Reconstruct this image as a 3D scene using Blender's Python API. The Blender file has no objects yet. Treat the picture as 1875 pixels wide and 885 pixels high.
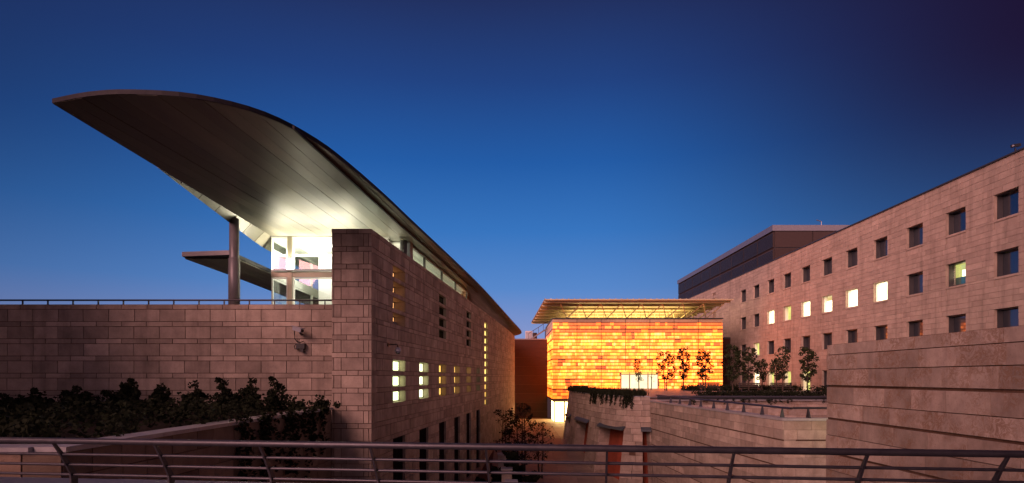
import bpy, math, random
from mathutils import Vector
S = bpy.context.scene
COL = S.collection
R = math.radians
rng = random.Random(7)
F, CX, HY = 1100.0, 937.5, 691.0          # focal length, centre and horizon of the 1875 px wide picture
EYE = 8.0                                  # eye height over the lowest ground

# ------------------------------------------------------------------ camera
cd = bpy.data.cameras.new('camera'); cam = bpy.data.objects.new('camera', cd); COL.objects.link(cam)
cd.sensor_width = 36; cd.lens = F / 1875 * 36
cd.shift_y = (HY - 442.5) / 1875
cd.clip_start = 0.1; cd.clip_end = 5000
cam.location = (0, 0, EYE); cam.rotation_euler = (R(90), 0, 0)
S.camera = cam

# ------------------------------------------------------------------ sky
def s2l(*c):
    return tuple(((v / 255) / 12.92 if v / 255 <= .04045 else ((v / 255 + .055) / 1.055) ** 2.4) for v in c) + (1,)
W = bpy.data.worlds.new('World'); S.world = W; W.use_nodes = True
nt = W.node_tree; N = nt.nodes; L = nt.links; N.clear()
SUN_EL, SUN_ROT = R(22), R(217)
def wnode(t, **k):
    n = N.new(t)
    for a, b in k.items(): setattr(n, a, b)
    return n
tc = wnode('ShaderNodeTexCoord'); sep = wnode('ShaderNodeSeparateXYZ'); L.new(tc.outputs['Generated'], sep.inputs[0])
ramp = wnode('ShaderNodeValToRGB'); L.new(sep.outputs['Z'], ramp.inputs[0])
stops = [(0.0, (150, 152, 198)), (.08, (128, 148, 203)), (.145, (88, 136, 203)), (.235, (56, 117, 191)), (.335, (36, 92, 166)),
         (.44, (34, 67, 130)), (.53, (34, 49, 97)), (.75, (24, 36, 74)), (1.0, (16, 22, 48))]
e = ramp.color_ramp.elements
while len(e) < len(stops): e.new(.5)
for el, (p, c) in zip(e, stops): el.position = p; el.color = s2l(*c)
# the sky away from the sunset darkens to violet (earth shadow) with the azimuth
m1 = wnode('ShaderNodeMath', operation='MULTIPLY'); L.new(sep.outputs['Z'], m1.inputs[0]); L.new(sep.outputs['Z'], m1.inputs[1])
m2 = wnode('ShaderNodeMath', operation='SUBTRACT'); m2.inputs[0].default_value = 1.0; L.new(m1.outputs[0], m2.inputs[1])
m3 = wnode('ShaderNodeMath', operation='POWER'); L.new(m2.outputs[0], m3.inputs[0]); m3.inputs[1].default_value = .5
m4 = wnode('ShaderNodeMath', operation='DIVIDE'); L.new(sep.outputs['X'], m4.inputs[0]); L.new(m3.outputs[0], m4.inputs[1])
mr = wnode('ShaderNodeMapRange', interpolation_type='SMOOTHSTEP'); L.new(m4.outputs[0], mr.inputs[0])
mr.inputs[1].default_value = .10; mr.inputs[2].default_value = .70
zr = wnode('ShaderNodeMapRange', interpolation_type='SMOOTHSTEP'); L.new(sep.outputs['Z'], zr.inputs[0])
zr.inputs[1].default_value = .08; zr.inputs[2].default_value = .42; zr.inputs[3].default_value = .55; zr.inputs[4].default_value = 1.0
mm = wnode('ShaderNodeMath', operation='MULTIPLY'); L.new(mr.outputs[0], mm.inputs[0]); L.new(zr.outputs[0], mm.inputs[1])
mixp = wnode('ShaderNodeMix', data_type='RGBA'); L.new(mm.outputs[0], mixp.inputs[0]); L.new(ramp.outputs[0], mixp.inputs[6]); mixp.inputs[7].default_value = s2l(30, 20, 50)
mr2 = wnode('ShaderNodeMapRange', interpolation_type='SMOOTHSTEP'); L.new(m4.outputs[0], mr2.inputs[0])
mr2.inputs[1].default_value = -.2; mr2.inputs[2].default_value = -.9
mm2 = wnode('ShaderNodeMath', operation='MULTIPLY'); L.new(mr2.outputs[0], mm2.inputs[0]); L.new(zr.outputs[0], mm2.inputs[1])
mixl = wnode('ShaderNodeMix', data_type='RGBA'); L.new(mm2.outputs[0], mixl.inputs[0]); L.new(mixp.outputs[2], mixl.inputs[6]); mixl.inputs[7].default_value = s2l(28, 42, 84)
bg = wnode('ShaderNodeBackground'); L.new(mixl.outputs[2], bg.inputs[0]); bg.inputs[1].default_value = 1.0
sky = wnode('ShaderNodeTexSky', sky_type='NISHITA', sun_disc=False, sun_elevation=R(-5), sun_rotation=SUN_ROT)
bg2 = wnode('ShaderNodeBackground'); L.new(sky.outputs[0], bg2.inputs[0]); bg2.inputs[1].default_value = .02
add = wnode('ShaderNodeAddShader'); L.new(bg.outputs[0], add.inputs[0]); L.new(bg2.outputs[0], add.inputs[1])
# the sunset side of the sky (behind the camera): a broad pink band that fades upward and to both sides
ay = wnode('ShaderNodeMapRange', interpolation_type='SMOOTHSTEP'); L.new(sep.outputs['Y'], ay.inputs[0])
ay.inputs[1].default_value = .10; ay.inputs[2].default_value = -.75
az_ = wnode('ShaderNodeMapRange', interpolation_type='SMOOTHSTEP'); L.new(sep.outputs['Z'], az_.inputs[0])
az_.inputs[1].default_value = .55; az_.inputs[2].default_value = .0
am = wnode('ShaderNodeMath', operation='MULTIPLY'); L.new(ay.outputs[0], am.inputs[0]); L.new(az_.outputs[0], am.inputs[1])
as_ = wnode('ShaderNodeMath', operation='MULTIPLY'); L.new(am.outputs[0], as_.inputs[0]); as_.inputs[1].default_value = 1.55
bg3 = wnode('ShaderNodeBackground'); bg3.inputs[0].default_value = (1, .50, .45, 1); L.new(as_.outputs[0], bg3.inputs[1])
add2 = wnode('ShaderNodeAddShader'); L.new(add.outputs[0], add2.inputs[0]); L.new(bg3.outputs[0], add2.inputs[1])
out = wnode('ShaderNodeOutputWorld'); L.new(add2.outputs[0], out.inputs[0])

# ------------------------------------------------------------------ afterglow behind the camera: one broad, weak sun
sl = bpy.data.lights.new('afterglow', 'SUN'); sl.energy = 5.0; sl.angle = R(45); sl.color = (1.0, .50, .45)
so = bpy.data.objects.new('afterglow', sl); COL.objects.link(so)
az = R(-37)                                # the glow comes from behind the camera, a little from the left
d = Vector((-math.sin(az) * math.cos(SUN_EL), math.cos(az) * math.cos(SUN_EL), -math.sin(SUN_EL)))
so.rotation_euler = d.to_track_quat('-Z', 'Y').to_euler()

S.view_settings.view_transform = 'Standard'; S.view_settings.look = 'None'
S.view_settings.exposure = 0; S.view_settings.gamma = 1
S.cycles.use_denoising = True
S.cycles.max_bounces = 6; S.cycles.transparent_max_bounces = 12
S.cycles.sample_clamp_indirect = 4.0

# ------------------------------------------------------------------ materials
def mat(name):
    m = bpy.data.materials.new(name); m.use_nodes = True
    n = m.node_tree.nodes; n.clear()
    return m, n, m.node_tree.links
def outp(n, l, sock):
    o = n.new('ShaderNodeOutputMaterial'); l.new(sock, o.inputs[0]); return o
def rand_val(n, l):
    oi = n.new('ShaderNodeObjectInfo'); g = n.new('ShaderNodeNewGeometry')
    a = n.new('ShaderNodeMath'); l.new(oi.outputs['Random'], a.inputs[0]); l.new(g.outputs['Random Per Island'], a.inputs[1])
    f = n.new('ShaderNodeMath'); f.operation = 'FRACT'; l.new(a.outputs[0], f.inputs[0])
    return f.outputs[0], g
def noise(n, l, vec, scale, detail=4, rough=.6, dist=0):
    t = n.new('ShaderNodeTexNoise'); t.inputs['Scale'].default_value = scale; t.inputs['Detail'].default_value = detail
    t.inputs['Roughness'].default_value = rough; t.inputs['Distortion'].default_value = dist
    if vec is not None: l.new(vec, t.inputs['Vector'])
    return t.outputs['Fac']
def mrange(n, l, v, a, b, c, d_):
    m = n.new('ShaderNodeMapRange'); l.new(v, m.inputs[0])
    for i, x in enumerate((a, b, c, d_)): m.inputs[i + 1].default_value = x
    return m.outputs[0]
def mixc(n, l, f, a, b, bt='MIX'):
    m = n.new('ShaderNodeMix'); m.data_type = 'RGBA'; m.blend_type = bt
    for i, x in ((0, f), (6, a), (7, b)):
        if hasattr(x, 'is_linked') or isinstance(x, bpy.types.NodeSocket): l.new(x, m.inputs[i])
        elif i == 0: m.inputs[0].default_value = x
        else: m.inputs[i].default_value = tuple(x) + ((1,) if len(x) == 3 else ())
    return m.outputs[2]

def stone(name, base, alt, pit=.5, vein=0.0, vscale=1.0, stain=.38, var=.25):
    """limestone: every block its own tone, cloudy stains, small pits and (vein) brown eroded tufa figures"""
    m, n, l = mat(name)
    rv, g = rand_val(n, l)
    pos = g.outputs['Position']
    off = n.new('ShaderNodeVectorMath'); off.operation = 'SCALE'
    comb = n.new('ShaderNodeCombineXYZ'); l.new(rv, comb.inputs[0]); l.new(rv, comb.inputs[2])
    l.new(comb.outputs[0], off.inputs[0]); off.inputs['Scale'].default_value = 30
    ad = n.new('ShaderNodeVectorMath'); l.new(pos, ad.inputs[0]); l.new(off.outputs[0], ad.inputs[1])
    v = ad.outputs[0]
    c = mixc(n, l, rv, base, alt)
    rv2 = n.new('ShaderNodeMath'); rv2.operation = 'MULTIPLY'; l.new(rv, rv2.inputs[0]); rv2.inputs[1].default_value = 7.31
    rv3 = n.new('ShaderNodeMath'); rv3.operation = 'FRACT'; l.new(rv2.outputs[0], rv3.inputs[0])
    br = mrange(n, l, rv3.outputs[0], 0, 1, 1 - var, 1 + var * .6)
    c = mixc(n, l, 1.0, c, br, 'MULTIPLY')
    cl = mrange(n, l, noise(n, l, v, 1.7, 5, .65), .3, .75, 1.12, 1 - stain)
    c = mixc(n, l, 1.0, c, cl, 'MULTIPLY')
    big = mrange(n, l, noise(n, l, pos, .35, 3, .6), .3, .7, 1.08, .88)
    c = mixc(n, l, 1.0, c, big, 'MULTIPLY')
    sm = n.new('ShaderNodeVectorMath'); sm.operation = 'MULTIPLY'; l.new(pos, sm.inputs[0]); sm.inputs[1].default_value = (2.2, 2.2, .22)
    wk = mrange(n, l, noise(n, l, sm.outputs[0], 1.0, 4, .6), .52, .72, 1.0, .74)      # water streaks
    c = mixc(n, l, 1.0, c, wk, 'MULTIPLY')
    pn = noise(n, l, v, 26, 3, .7)
    pm = mrange(n, l, pn, .60, .70, 0, pit)
    c = mixc(n, l, pm, c, tuple(x * .38 for x in base))
    height = pn
    if vein:
        vn = noise(n, l, v, 3.4 * vscale, 6, .68, 1.2)
        a1 = n.new('ShaderNodeMath'); a1.operation = 'SUBTRACT'; l.new(vn, a1.inputs[0]); a1.inputs[1].default_value = .5
        a2 = n.new('ShaderNodeMath'); a2.operation = 'ABSOLUTE'; l.new(a1.outputs[0], a2.inputs[0])
        band = mrange(n, l, a2.outputs[0], .018, .07, 1, 0)
        patch = mrange(n, l, noise(n, l, v, 1.3, 3, .6), .44, .60, .08, 1)
        mu = n.new('ShaderNodeMath'); mu.operation = 'MULTIPLY'; l.new(band, mu.inputs[0]); l.new(patch, mu.inputs[1])
        mv = n.new('ShaderNodeMath'); mv.operation = 'MULTIPLY'; l.new(mu.outputs[0], mv.inputs[0]); mv.inputs[1].default_value = vein
        c = mixc(n, l, mv.outputs[0], c, (base[0] * .52, base[1] * .36, base[2] * .24))
        sb = n.new('ShaderNodeMath'); sb.operation = 'SUBTRACT'; l.new(pn, sb.inputs[0]); l.new(mv.outputs[0], sb.inputs[1]); height = sb.outputs[0]
    p = n.new('ShaderNodeBsdfPrincipled'); l.new(c, p.inputs['Base Color']); p.inputs['Roughness'].default_value = .85
    p.inputs['Specular IOR Level'].default_value = .25
    b = n.new('ShaderNodeBump'); b.inputs['Strength'].default_value = .5; b.inputs['Distance'].default_value = .012
    l.new(height, b.inputs['Height']); l.new(b.outputs[0], p.inputs['Normal'])
    outp(n, l, p.outputs[0]); return m

def plain(name, col, rough=.6, metal=0.0, spec=.5, nscale=0, namt=.25, bump=0.0, stretch=None):
    m, n, l = mat(name)
    p = n.new('ShaderNodeBsdfPrincipled'); p.inputs['Roughness'].default_value = rough; p.inputs['Metallic'].default_value = metal
    p.inputs['Specular IOR Level'].default_value = spec
    p.inputs['Base Color'].default_value = tuple(col) + (1,)
    if nscale:
        rv, g = rand_val(n, l)
        vec = g.outputs['Position']
        if stretch:
            vm = n.new('ShaderNodeVectorMath'); vm.operation = 'MULTIPLY'; l.new(vec, vm.inputs[0]); vm.inputs[1].default_value = stretch; vec = vm.outputs[0]
        nz = noise(n, l, vec, nscale, 5, .65)
        f = mrange(n, l, nz, .25, .75, 1 - namt, 1 + namt)
        c = mixc(n, l, 1.0, col, f, 'MULTIPLY')
        f2 = mrange(n, l, rv, 0, 1, 1 - namt * .6, 1 + namt * .6)
        c = mixc(n, l, 1.0, c, f2, 'MULTIPLY')
        l.new(c, p.inputs['Base Color'])
        r_ = mrange(n, l, nz, .2, .8, max(.05, rough - .12), min(1, rough + .12)); l.new(r_, p.inputs['Roughness'])
        if bump:
            b = n.new('ShaderNodeBump'); b.inputs['Strength'].default_value = bump; b.inputs['Distance'].default_value = .02
            l.new(nz, b.inputs['Height']); l.new(b.outputs[0], p.inputs['Normal'])
    outp(n, l, p.outputs[0]); return m

def emit(name, col, st, var=0.0, gloss=False):
    m, n, l = mat(name)
    e_ = n.new('ShaderNodeEmission'); e_.inputs[0].default_value = tuple(col) + (1,); e_.inputs[1].default_value = st
    if var:
        rv, g = rand_val(n, l)
        nz = noise(n, l, g.outputs['Position'], 1.1, 3, .5)
        f = mrange(n, l, nz, .3, .7, st * (1 - var), st * (1 + var)); l.new(f, e_.inputs[1])
    outp(n, l, e_.outputs[0]); return m

def glass(name, tint=(1, 1, 1), refl=.08):
    m, n, l = mat(name)
    t = n.new('ShaderNodeBsdfTransparent'); t.inputs[0].default_value = tuple(tint) + (1,)
    g = n.new('ShaderNodeBsdfGlossy'); g.inputs['Roughness'].default_value = .02
    fr = n.new('ShaderNodeLayerWeight'); fr.inputs[0].default_value = .25
    f = mrange(n, l, fr.outputs['Fresnel'], 0, 1, refl, refl + .22)
    mx = n.new('ShaderNodeMixShader'); l.new(f, mx.inputs[0]); l.new(t.outputs[0], mx.inputs[1]); l.new(g.outputs[0], mx.inputs[2])
    outp(n, l, mx.outputs[0]); return m

def dark_glass(name, base=(.004, .006, .012), refl=.35, tint=(.75, .85, 1)):
    m, n, l = mat(name)
    p = n.new('ShaderNodeBsdfPrincipled'); p.inputs['Base Color'].default_value = tuple(base) + (1,); p.inputs['Roughness'].default_value = .4
    g = n.new('ShaderNodeBsdfGlossy'); g.inputs['Roughness'].default_value = .03; g.inputs[0].default_value = tuple(tint) + (1,)
    mx = n.new('ShaderNodeMixShader'); mx.inputs[0].default_value = refl; l.new(p.outputs[0], mx.inputs[1]); l.new(g.outputs[0], mx.inputs[2])
    outp(n, l, mx.outputs[0]); return m

def onyx(name, ca, cb, cc, st, surf):
    """translucent stone lit from behind: streaky veins, one tone per panel"""
    m, n, l = mat(name)
    rv, g = rand_val(n, l)
    comb = n.new('ShaderNodeCombineXYZ'); l.new(rv, comb.inputs[0]); l.new(rv, comb.inputs[1])
    sc = n.new('ShaderNodeVectorMath'); sc.operation = 'SCALE'; l.new(comb.outputs[0], sc.inputs[0]); sc.inputs['Scale'].default_value = 40
    ad = n.new('ShaderNodeVectorMath'); l.new(g.outputs['Position'], ad.inputs[0]); l.new(sc.outputs[0], ad.inputs[1])
    ml = n.new('ShaderNodeVectorMath'); ml.operation = 'MULTIPLY'; l.new(ad.outputs[0], ml.inputs[0]); ml.inputs[1].default_value = (7, 7, .9)
    v1 = noise(n, l, ml.outputs[0], 1.0, 4, .6, .6)
    r2 = n.new('ShaderNodeMath'); r2.operation = 'MULTIPLY_ADD'; l.new(rv, r2.inputs[0]); r2.inputs[1].default_value = .24; 
    v1s = n.new('ShaderNodeMath'); v1s.operation = 'MULTIPLY'; l.new(v1, v1s.inputs[0]); v1s.inputs[1].default_value = 1.1
    l.new(v1s.outputs[0], r2.inputs[2])
    cr = n.new('ShaderNodeValToRGB'); l.new(r2.outputs[0], cr.inputs[0])
    el = cr.color_ramp.elements; el[0].position = .36; el[0].color = tuple(ca) + (1,); el[1].position = 1.0; el[1].color = tuple(cc) + (1,)
    k = el.new(.66); k.color = tuple(cb) + (1,)
    # tube lamps behind the stone light it unevenly across the whole front
    vb = n.new('ShaderNodeVectorMath'); vb.operation = 'MULTIPLY'; l.new(g.outputs['Position'], vb.inputs[0]); vb.inputs[1].default_value = (.12, .12, 1.1)
    bn = mrange(n, l, noise(n, l, vb.outputs[0], 1.0, 3, .55), .34, .66, .40, 1.2)
    e_ = n.new('ShaderNodeEmission'); l.new(cr.outputs[0], e_.inputs[0])
    mu = n.new('ShaderNodeMath'); mu.operation = 'MULTIPLY'; l.new(bn, mu.inputs[0]); mu.inputs[1].default_value = st; l.new(mu.outputs[0], e_.inputs[1])
    df = n.new('ShaderNodeBsdfPrincipled'); df.inputs['Base Color'].default_value = tuple(surf) + (1,); df.inputs['Roughness'].default_value = .35
    a2 = n.new('ShaderNodeAddShader'); l.new(e_.outputs[0], a2.inputs[0]); l.new(df.outputs[0], a2.inputs[1])
    outp(n, l, a2.outputs[0]); return m

def leafmat(name, a, b):
    m, n, l = mat(name)
    g = n.new('ShaderNodeNewGeometry')
    c = mixc(n, l, g.outputs['Random Per Island'], a, b)
    p = n.new('ShaderNodeBsdfPrincipled'); l.new(c, p.inputs['Base Color']); p.inputs['Roughness'].default_value = .8; p.inputs['Specular IOR Level'].default_value = .15
    tr = n.new('ShaderNodeBsdfTranslucent'); l.new(c, tr.inputs[0])
    mx = n.new('ShaderNodeMixShader'); mx.inputs[0].default_value = .06; l.new(p.outputs[0], mx.inputs[1]); l.new(tr.outputs[0], mx.inputs[2])
    outp(n, l, mx.outputs[0]); return m

M = {}
M['stone'] = stone('limestone', (.47, .38, .31), (.40, .32, .265), .55)
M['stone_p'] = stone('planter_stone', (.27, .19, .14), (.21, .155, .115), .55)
M['stone_r'] = stone('limestone_smooth', (.45, .36, .29), (.41, .33, .265), .3, stain=.18, var=.11)
M['tufa'] = stone('limestone_eroded', (.49, .40, .335), (.42, .335, .28), .7, vein=.68, vscale=1.5)
M['stone_t'] = stone('limestone_terrace', (.49, .40, .33), (.43, .36, .30), .6, vein=.25, vscale=2.2)
M['mortar'] = plain('mortar', (.115, .07, .05), .95, 0, .1, 9, .3)
M['mortar_l'] = plain('pale_mortar', (.26, .19, .14), .95, 0, .1, 9, .2)
M['coping'] = plain('coping_stone', (.33, .32, .33), .45, 0, .5, 6, .2)
M['recess'] = plain('red_glow_recess', (.24, .055, .03), .8, 0, .2, 3, .25)  # the red glow inside the bastion openings is put into this colour
M['zinc'] = plain('zinc_soffit', (.11, .102, .078), .38, .28, .35, 1.6, .55, .10, (1, .22, 1))
M['roofing'] = plain('dark_roof_metal', (.014, .013, .018), .6, .1, .15, 3, .2)
M['steel'] = plain('galvanised_rail', (.055, .053, .066), .42, .5, .5, 11, .22, .12)
M['steel_dark'] = plain('dark_painted_steel', (.045, .04, .05), .4, .3, .5, 8, .2)
M['column'] = plain('grey_painted_column', (.17, .16, .17), .4, .2, .5, 4, .1)
M['white'] = plain('white_paint', (.78, .78, .74), .5, 0, .4, 2, .05)
M['mullion'] = plain('bronze_mullion', (.30, .27, .20), .35, .6, .5, 3, .12)
M['frame'] = plain('window_frame_metal', (.06, .055, .055), .4, .4)
M['slate'] = plain('slate_hood', (.06, .075, .09), .5, 0, .5, 9, .3, .2)
M['screen'] = plain('screen_panel_metal', (.05, .034, .031), .75, 0, .2, 3, .15)
M['cap'] = plain('pale_metal_cap', (.22, .21, .225), .4, .5, .5, 3, .12)
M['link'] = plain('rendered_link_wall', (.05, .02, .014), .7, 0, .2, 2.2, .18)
M['canopy'] = plain('canopy_sheet', (.52, .42, .26), .5, .2, .4, 2, .15)
M['strut'] = plain('pale_strut', (.55, .45, .28), .45, .2, .4)
M['joint'] = plain('facade_rail_metal', (.07, .035, .02), .5, .3)
M['pave'] = plain('court_paving', (.32, .24, .18), .6, 0, .4, 2.3, .25, .15)
M['deck'] = plain('terrace_paving', (.22, .205, .21), .5, 0, .4, 1.7, .3, .1)
M['walk'] = plain('walkway_stone', (.15, .15, .165), .5, 0, .5, 7, .35, .3)
M['ground'] = plain('dry_ground', (.07, .055, .04), .9, 0, .2, .6, .3)
M['soil'] = plain('planter_soil', (.035, .025, .02), .95, 0, .1, 4, .3)
M['bark'] = plain('bark', (.06, .045, .035), .9, 0, .2, 14, .3, .3)
M['leaf'] = leafmat('leaf', (.020, .028, .012), (.042, .054, .022))
M['leaf2'] = leafmat('dark_leaf', (.010, .013, .007), (.022, .028, .013))
M['glass'] = glass('clear_glass', (.96, .99, .98), .06)
M['dglass'] = dark_glass('dark_window_glass', refl=.16)
M['door_glass'] = plain('dark_door_panel', (.012, .009, .009), 1.0, 0, 0.0)
M['shade_lining'] = plain('recess_shade_lining', (.03, .022, .02), .9, 0, .1)  # dark colour stands in for shade on the door and slot jambs
M['black'] = plain('black_plastic', (.015, .013, .013), .45)
M['camgrey'] = plain('camera_grey', (.42, .42, .46), .35, .3)
M['dome'] = dark_glass('smoked_dome', (.01, .01, .012), .3)
M['unit'] = plain('unit_enamel', (.5, .52, .56), .4, .1, .5, 3, .1)
M['on_hi'] = onyx('onyx_bright', (1.0, .092, .003), (1.0, .168, .012), (1.0, .25, .08), 6.6, (.2, .12, .06))
M['on_mid'] = onyx('onyx_middle', (1.0, .085, .003), (1.0, .145, .009), (1.0, .205, .04), 4.4, (.2, .12, .06))
M['on_low'] = onyx('onyx_dim', (.8, .07, .006), (.9, .13, .012), (1.0, .22, .035), 1.6, (.22, .13, .08))
M['on_off'] = onyx('onyx_top_row', (.40, .11, .045), (.48, .16, .07), (.56, .22, .10), .8, (.25, .16, .12))
M['w_white'] = emit('room_light_white', (1.0, .88, .50), 4.0, .15)
M['w_dim'] = emit('room_light_dim', (.75, .72, .20), 1.2, .2)
M['w_green'] = emit('room_light_greenish', (.86, 1.0, .52), 3.6, .12)
M['w_amber'] = emit('room_light_amber', (1.0, .58, .13), 1.5, .35)
M['w_amber2'] = emit('terrace_glow', (1.0, .45, .16), 1.3, .3)
M['w_door2'] = emit('terrace_door_light', (1.0, .84, .50), 1.5, .12)
M['w_blind'] = emit('lit_blind', (1.0, .74, .30), .85, .2)
M['w_olive'] = emit('room_light_olive', (.5, .52, .16), .55, .35)
M['w_slit'] = emit('slit_light', (1.0, .72, .20), 2.6, .2)
M['w_door'] = emit('entrance_light', (1.0, .66, .25), 11.0, .15)
M['lamp_w'] = emit('pavilion_lamp', (1.0, .95, .80), 12.0)
M['lamp_g'] = emit('gallery_tube', (.93, 1.0, .74), 120.0)
M['roof_glow'] = emit('roof_light', (1.0, .70, .26), 5.0)
M['teal'] = plain('teal_partition', (.05, .22, .2), .5)

# ------------------------------------------------------------------ mesh builder
class MB:
    def __init__(s): s.v = []; s.f = []; s.m = []
    def poly(s, pts, mi=0):
        b = len(s.v); s.v += [tuple(p) for p in pts]; s.f.append(tuple(range(b, b + len(pts)))); s.m.append(mi)
    def hexa(s, a, b, mi=0, mfront=None, skip_back=False):
        """a: four front corners (counter-clockwise from outside), b: the four behind them"""
        i = len(s.v); s.v += [tuple(p) for p in a] + [tuple(p) for p in b]
        s.f.append((i, i + 1, i + 2, i + 3)); s.m.append(mi if mfront is None else mfront)
        if not skip_back: s.f.append((i + 7, i + 6, i + 5, i + 4)); s.m.append(mi)
        for k in range(4):
            j = (k + 1) % 4
            s.f.append((i + k, i + 4 + k, i + 4 + j, i + j)); s.m.append(mi)
    def box(s, x0, x1, y0, y1, z0, z1, mi=0):
        s.hexa([(x0, y0, z0), (x1, y0, z0), (x1, y0, z1), (x0, y0, z1)], [(x0, y1, z0), (x1, y1, z0), (x1, y1, z1), (x0, y1, z1)], mi)
    def prism(s, outline, z0, z1, mi=0, mtop=None):
        n = len(outline); i = len(s.v)
        s.v += [(p[0], p[1], z0) for p in outline] + [(p[0], p[1], z1) for p in outline]
        s.f.append(tuple(range(i + n - 1, i - 1, -1))); s.m.append(mi)
        s.f.append(tuple(range(i + n, i + 2 * n))); s.m.append(mi if mtop is None else mtop)
        for k in range(n):
            j = (k + 1) % n; s.f.append((i + k, i + j, i + n + j, i + n + k)); s.m.append(mi)
    def tube(s, pts, r, n=8, mi=0, cap=True):
        pts = [Vector(p) for p in pts]; rs = r if isinstance(r, (list, tuple)) else [r] * len(pts)
        base = len(s.v); up0 = None
        for k, p in enumerate(pts):
            t = (pts[min(k + 1, len(pts) - 1)] - pts[max(k - 1, 0)]).normalized()
            ref = Vector((0, 0, 1)) if abs(t.z) < .9 else Vector((1, 0, 0))
            a = t.cross(ref).normalized(); b = a.cross(t)
            for q in range(n):
                w = 2 * math.pi * q / n; s.v.append(tuple(p + (a * math.cos(w) + b * math.sin(w)) * rs[k]))
        for k in range(len(pts) - 1):
            for q in range(n):
                q2 = (q + 1) % n; o = base + k * n
                s.f.append((o + q, o + q2, o + n + q2, o + n + q)); s.m.append(mi)
        if cap:
            s.f.append(tuple(base + q for q in range(n - 1, -1, -1))); s.m.append(mi)
            o = base + (len(pts) - 1) * n; s.f.append(tuple(o + q for q in range(n))); s.m.append(mi)
    def bar(s, p0, p1, w, h, mi=0, up=(0, 0, 1)):
        p0, p1 = Vector(p0), Vector(p1); t = (p1 - p0).normalized(); a = t.cross(Vector(up)).normalized() * (w / 2); b = a.cross(t).normalized() * (h / 2)
        s.hexa([p0 - a - b, p0 + a - b, p0 + a + b, p0 - a + b], [p1 - a - b, p1 + a - b, p1 + a + b, p1 - a + b], mi)
    def build(s, name, mats, parent=None, dz=EYE, smooth=False, kind=None, label=None):
        """dz lifts eye-relative heights to world heights; None = local coordinates of the parent"""
        me = bpy.data.meshes.new(name)
        vs = s.v if not dz else [(x, y, z + dz) for x, y, z in s.v]
        me.from_pydata(vs, [], s.f)
        for m in (mats if isinstance(mats, (list, tuple)) else [mats]): me.materials.append(m)
        if any(s.m): me.polygons.foreach_set('material_index', s.m)
        if smooth: me.polygons.foreach_set('use_smooth', [True] * len(s.f))
        me.update()
        o = bpy.data.objects.new(name, me); COL.objects.link(o)
        if parent is not None:
            o.parent = parent
            if dz is not None: o.location = tuple(-Vector(ROOT.get(root_of(parent).name, (0, 0, 0))))
            if dz is not None and parent.name not in ROOT: o.location = (0, 0, 0)
        if kind: o['kind'] = kind
        if label: o['label'] = label
        return o
ROOT = {}
def root_of(o):
    while o.parent is not None: o = o.parent
    return o
def thing(name, label, cat, loc=(0, 0, 0), group=None, rz=0):
    """an Empty at the base of a thing; loc is eye-relative. World-built parts are shifted back by its location."""
    o = bpy.data.objects.new(name, None); COL.objects.link(o); o.empty_display_size = .2
    l = (loc[0], loc[1], loc[2] + EYE); o.location = l; o.rotation_euler = (0, 0, rz)
    ROOT[o.name] = l
    o['label'] = label; o['category'] = cat
    if group: o['group'] = group
    return o
def tag(o, label, cat, group=None):
    o['label'] = label; o['category'] = cat
    if group: o['group'] = group
    return o
def struct(o, kind='structure'):
    o['kind'] = kind; return o
KIDS = None
def dup(o, parent=None, label=None):
    c = o.copy(); COL.objects.link(c)
    if parent is not None: c.parent = parent
    if label: c['label'] = label
    for ch in list(o.children): dup(ch, c)
    return c
def px(x, y, depth):
    """eye-relative point seen at picture pixel x, y at a given depth"""
    return ((x - CX) / F * depth, depth, (HY - y) / F * depth)

# ------------------------------------------------------------------ walls of laid blocks
class Line:
    """a wall line in plan; u = length along it, side=+1/-1 picks the outer side"""
    def __init__(s, pts, side, batter=0.0, vtop=0.0, smooth=False):
        p = [Vector((a, b)) for a, b in pts]
        if smooth:
            q = []
            for i in range(len(p) - 1):
                a, b, c, d_ = p[max(i - 1, 0)], p[i], p[i + 1], p[min(i + 2, len(p) - 1)]
                for k in range(10):
                    t = k / 10
                    q.append(.5 * ((2 * b) + (c - a) * t + (2 * a - 5 * b + 4 * c - d_) * t * t + (3 * b - a - 3 * c + d_) * t ** 3))
            q.append(p[-1]); p = q
        s.p = p; s.side = side; s.batter = batter; s.vtop = vtop
        s.c = [0]
        for i in range(len(p) - 1): s.c.append(s.c[-1] + (p[i + 1] - p[i]).length)
        s.len = s.c[-1]
    def at(s, u):
        i = 0
        while i < len(s.c) - 2 and u > s.c[i + 1]: i += 1
        seg = s.p[i + 1] - s.p[i]; t = (u - s.c[i]) / max(seg.length, 1e-6)
        def tan(j):
            a, b = s.p[max(j - 1, 0)], s.p[min(j + 1, len(s.p) - 1)]
            return (b - a).normalized()
        tg = (tan(i) * (1 - min(max(t, 0), 1)) + tan(i + 1) * min(max(t, 0), 1)).normalized() if len(s.p) > 2 else seg.normalized()
        return s.p[i] + seg * t, Vector((tg.y, -tg.x)) * s.side
    def __call__(s, u, v, d_):
        q, n = s.at(u); q = q + n * (d_ + s.batter * (s.vtop - v))
        return Vector((q.x, q.y, v))

def seen_area(c, w, h):
    if c.y < 1: return 0
    x = CX + c.x / c.y * F; y = HY - c.z / c.y * F
    if x < -20 or x > 1895 or y < -20 or y > 905: return w * h * 1e-3 / c.y
    return w * h * (F / c.y) ** 2

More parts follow.
